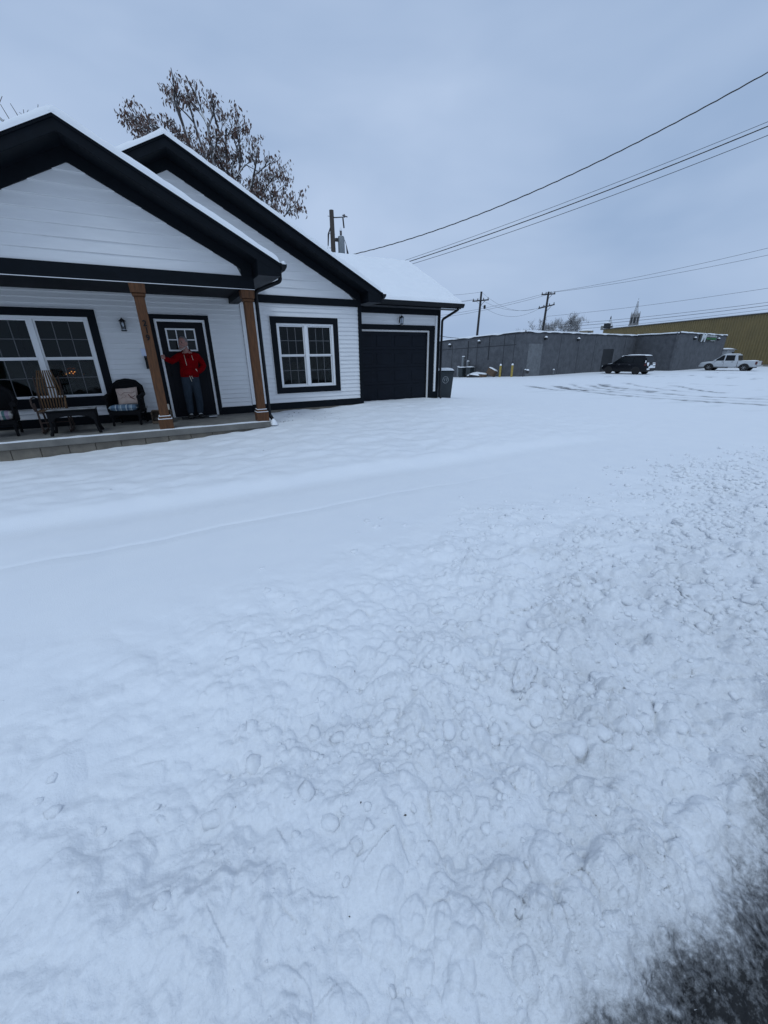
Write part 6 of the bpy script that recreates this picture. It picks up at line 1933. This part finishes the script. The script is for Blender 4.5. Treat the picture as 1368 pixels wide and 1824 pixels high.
def far_wires():
    e1 = Vector((.902, .402, .158)) * 62; e2 = Vector((.903, .402, .149)) * 62; e3 = Vector((.9035, .4025, .143)) * 62
    e1 = q2a + (e1 - q2a) * 1.5; e2 = q2a + (e2 - q2a) * 1.5
    wire('far wire running right from the top of the two-armed pole, upper of the pair', span(q2a, e1, .5), .015, 30, group='far wires')
    wire('far wire running right from the two-armed pole, lower of the pair', span(q2a - Vector((.5, .3, .1)), e2, .5), .015, 30, group='far wires')
    wire('far wire dropping left from the two-armed pole behind the garage', span(q2a, Vector((.50, .86, .075)) * 72, .6), .015, 30, group='far wires')
    wire('thin far wire just under the one dropping left', span(q2a - Vector((.3, .3, .3)), Vector((.50, .86, .070)) * 72, .6), .016, 30, group='far wires')
    wire('sagging wire between the two far poles, shallow one', span(q1, q2b, 1.0), .013, 30, group='far wires')
    wire('sagging wire between the two far poles, deep one', span(q1 - Vector((.6, -.5, .1)), q2b - Vector((.4, -.3, .1)), 1.7), .013, 30, group='far wires')
    wire('faint wire from the single-armed pole top to the two-armed pole', span(p1, q2b + Vector((.5, 0, .3)), 1.6), .012, 30, group='far wires')
    for i, (dz, lb) in enumerate(((.0, 'upper'), (-.9, 'middle'), (-1.0, 'lower'))):
        wire('far wire leaving the single-armed pole to the left behind the garage, %s one' % lb, span(p1 + Vector((-.4 * i, .3 * i, dz)), Vector((.52, .85, .128)) * 78 + Vector((0, 0, dz * 1.2)), .4), .014, 20, group='far wires')
far_wires()
def low_wires():
    for i, (z0, z1, r_, lb) in enumerate(((.0735, .0965, .013, 'faintest and highest'), (.0555, .0750, .016, 'second from top'), (.0505, .0700, .020, 'third and thickest'), (.0440, .0640, .014, 'lowest'))):
        A = Vector((.755, .655, z0)) * 62; B = Vector((.9085, .4125, z1)) * 58; B = A + (B - A) * 1.45
        wire('low wire crossing in front of the church steeple, %s' % lb, span(A, B, .25), r_, 30, group='low wires before the warehouse')
low_wires()
wire('wire sagging over the snowy roof edge of the grey building at left', span((24.0, 33.0, 1.62), (46.0, 50.5, 2.75), .35), .03, 30, WIRE, group='far wires')

# ---- trees
def grow(m, lf, p, d, ln, r, depth, rr, spread, leafy, twig_min, tips, up=.12, sides=None):
    """recursive limb: a bent tapered tube, then forks"""
    n = 4
    pts = [p.copy()]; q = p.copy(); dd = d.copy()
    for i in range(n):
        dd = (dd + Vector((rr.gauss(0, .10), rr.gauss(0, .10), rr.gauss(0, .07) + up * .25))).normalized()
        q = q + dd * ln / n; pts.append(q.copy())
    m.tube(pts, [r * (1 - .38 * i / n) for i in range(n + 1)], sides or (7 if r > .05 else 5 if r > .015 else 3), caps=False)
    if depth == 0 or r < twig_min:
        tips.append((q.copy(), dd.copy())); return
    k = rr.choice((2, 3, 3)) if depth > 1 else rr.choice((3, 4))
    for c_ in range(k):
        f = rr.uniform(.45, 1.0) if c_ else 1.0
        base = pts[min(n, int(f * n))]
        ax = Vector((rr.gauss(0, 1), rr.gauss(0, 1), rr.gauss(0, .6))).normalized()
        nd = (dd + ax * spread * rr.uniform(.7, 1.25)).normalized()
        grow(m, lf, base, nd, ln * rr.uniform(.62, .85), r * rr.uniform(.50, .66), depth - 1, rr, spread, leafy, twig_min, tips, up, sides)
LEAFM = snowy('brown_dead_leaf', (.150, .086, .066), .85, lo=.15, hi=.8, var=.55, vscale=3, amount=.9)
BRK2 = snowy('snow_lined_bark', (.060, .050, .048), .85, lo=.0, hi=.5, var=.4, vscale=4)
def leaf_cluster(lf, p, rr, n, s0):
    for _ in range(n):
        s_ = s0 * rr.uniform(.55, 1.5)
        c = p + Vector((rr.gauss(0, .17), rr.gauss(0, .17), rr.gauss(-.05, .12)))
        hang = Vector((rr.gauss(0, .5), rr.gauss(0, .5), -1)).normalized() * s_
        sd_ = hang.cross(Vector((rr.gauss(0, 1), rr.gauss(0, 1), .3))).normalized() * s_ * rr.uniform(.13, .30)
        nrm = hang.cross(sd_).normalized() * s_ * rr.uniform(.05, .2)
        tip = c + hang + nrm * rr.uniform(-1.5, 1.5)
        lf.add([c, c + hang * .35 + sd_ + nrm, c + hang * .75 + sd_ * .6 + nrm * 1.3, tip, c + hang * .7 - sd_ * .7 + nrm * 1.2, c + hang * .3 - sd_ + nrm, c + hang * .5],
               [(0, 1, 6), (1, 2, 6), (2, 3, 6), (3, 4, 6), (4, 5, 6), (5, 0, 6)])
def leafy_tree():
    rr = random.Random(17)
    t = thing('leafy_tree', 'tall tree with brown dead leaves and snow behind the house', 'tree', (5.0, 27.0, -1.9), world=True)
    m = MB(); lf = MB(); tips = []
    b = Vector((5.0, 27.0, -1.9))
    trunk = [b, b + Vector((.05, 0, 2.5)), b + Vector((-.05, .1, 5.2))]
    m.tube(trunk, [.30, .24, .20], 10)
    top = trunk[-1]
    # main limbs aimed so that the crown leans as photographed: high mass to the left, lower limbs to the right
    for tgt, r0, dep in (((2.8, 27.0, 13.6), .115, 4), ((1.6, 26.7, 11.2), .095, 4), ((4.4, 26.8, 13.8), .115, 4), ((3.6, 28.0, 12.6), .10, 4), ((5.9, 27.0, 11.2), .09, 4), ((7.2, 26.8, 11.4), .10, 4), ((8.4, 27.2, 9.4), .09, 4), ((6.6, 27.8, 9.4), .085, 4), ((3.4, 26.5, 11.0), .085, 4), ((.2, 27.0, 10.6), .08, 4), ((.9, 27.4, 12.3), .085, 4), ((5.5, 27.0, 13.0), .09, 4), ((3.6, 27.4, 14.1), .09, 4), ((6.4, 27.2, 12.2), .085, 4), ((7.9, 27.3, 10.6), .08, 4), ((.9, 27.2, 9.6), .075, 4), ((1.2, 26.6, 10.9), .075, 4), ((2.0, 27.3, 12.9), .085, 4), ((5.6, 27.3, 11.0), .07, 4), ((7.6, 26.8, 8.6), .07, 4), ((9.0, 27.0, 8.9), .075, 4)):
        v = Vector(tgt) - top
        mid = top + v * .45 + Vector((rr.gauss(0, .15), rr.gauss(0, .15), .1))
        end = top + v * .72
        m.tube([top, (top + mid) / 2 + Vector((0, 0, -.12)), mid, end], [r0, r0 * .85, r0 * .7, r0 * .55], 7, caps=False)
        dv_ = (end - mid).normalized()
        for base, sc in ((mid, .85), (end, 1.0), (end, .8), (mid + (end - mid) * .5, .7)):
            ax = Vector((rr.gauss(0, .55), rr.gauss(0, .4), rr.gauss(.1, .4)))
            grow(m, lf, base, (dv_ + ax * .8).normalized(), .95 * sc, r0 * .55, dep - 2, rr, .62, True, .004, tips, .05)
        leaf_cluster(lf, end, rr, 8, .22)
    for p, d in tips:
        if rr.random() < .62: leaf_cluster(lf, p, rr, rr.randint(11, 20), .165)
    m.build('trunk', BRK2, t, smooth=True)
    o = lf.build('crown', LEAFM, t); o['kind'] = 'stuff'
leafy_tree()
TWIGF = snowy('frosted_twigs', (.075, .068, .068), .9, lo=.1, hi=.8, var=.3, vscale=2)
def bare_tree(label, base, h, seed, depth=6, spread=.55, r0=.28, ln=None, name='bare_tree', sides=3):
    rr = random.Random(seed)
    t = thing(name, label, 'tree', base, world=True)
    m = MB(); tips = []
    b = Vector(base)
    m.tube([b, b + Vector((.1, 0, h * .18)), b + Vector((0, .1, h * .36))], [r0, r0 * .8, r0 * .7], 8)
    tk = m.build('trunk', TWIGF, t, smooth=True)
    m2 = MB()
    for k in range(6):
        a = k * 1.05 + rr.uniform(-.3, .3)
        grow(m2, None, b + Vector((0, .1, h * .36)), Vector((math.cos(a) * .75, math.sin(a) * .75, rr.uniform(.45, 1.1))).normalized(), h * .23, r0 * .42, depth - 2, rr, spread, False, .006, tips, .10, sides)
    for p, d in list(tips):
        for _ in range(5):
            q = p + Vector((rr.gauss(0, .3), rr.gauss(0, .3), rr.gauss(.22, .25))) * (h / 9)
            m2.tube([p, q], [.020, .010], 3, caps=False)
    m2.build('crown', TWIGF, t)
bare_tree('bare frosted round-crowned tree behind the two-armed pole', (75.6, 61.0, -2.6), 10.4, 5, 7, .72, .20)
bare_tree('smaller bare frosted tree left of the two-armed pole', (67.0, 60.0, -2.6), 8.6, 8, 6, .7, .2)
bare_tree('bare twig tips above the porch roof at the left picture edge', (-4.3, 22.4, -1.8), 9.6, 12, 6, .5)
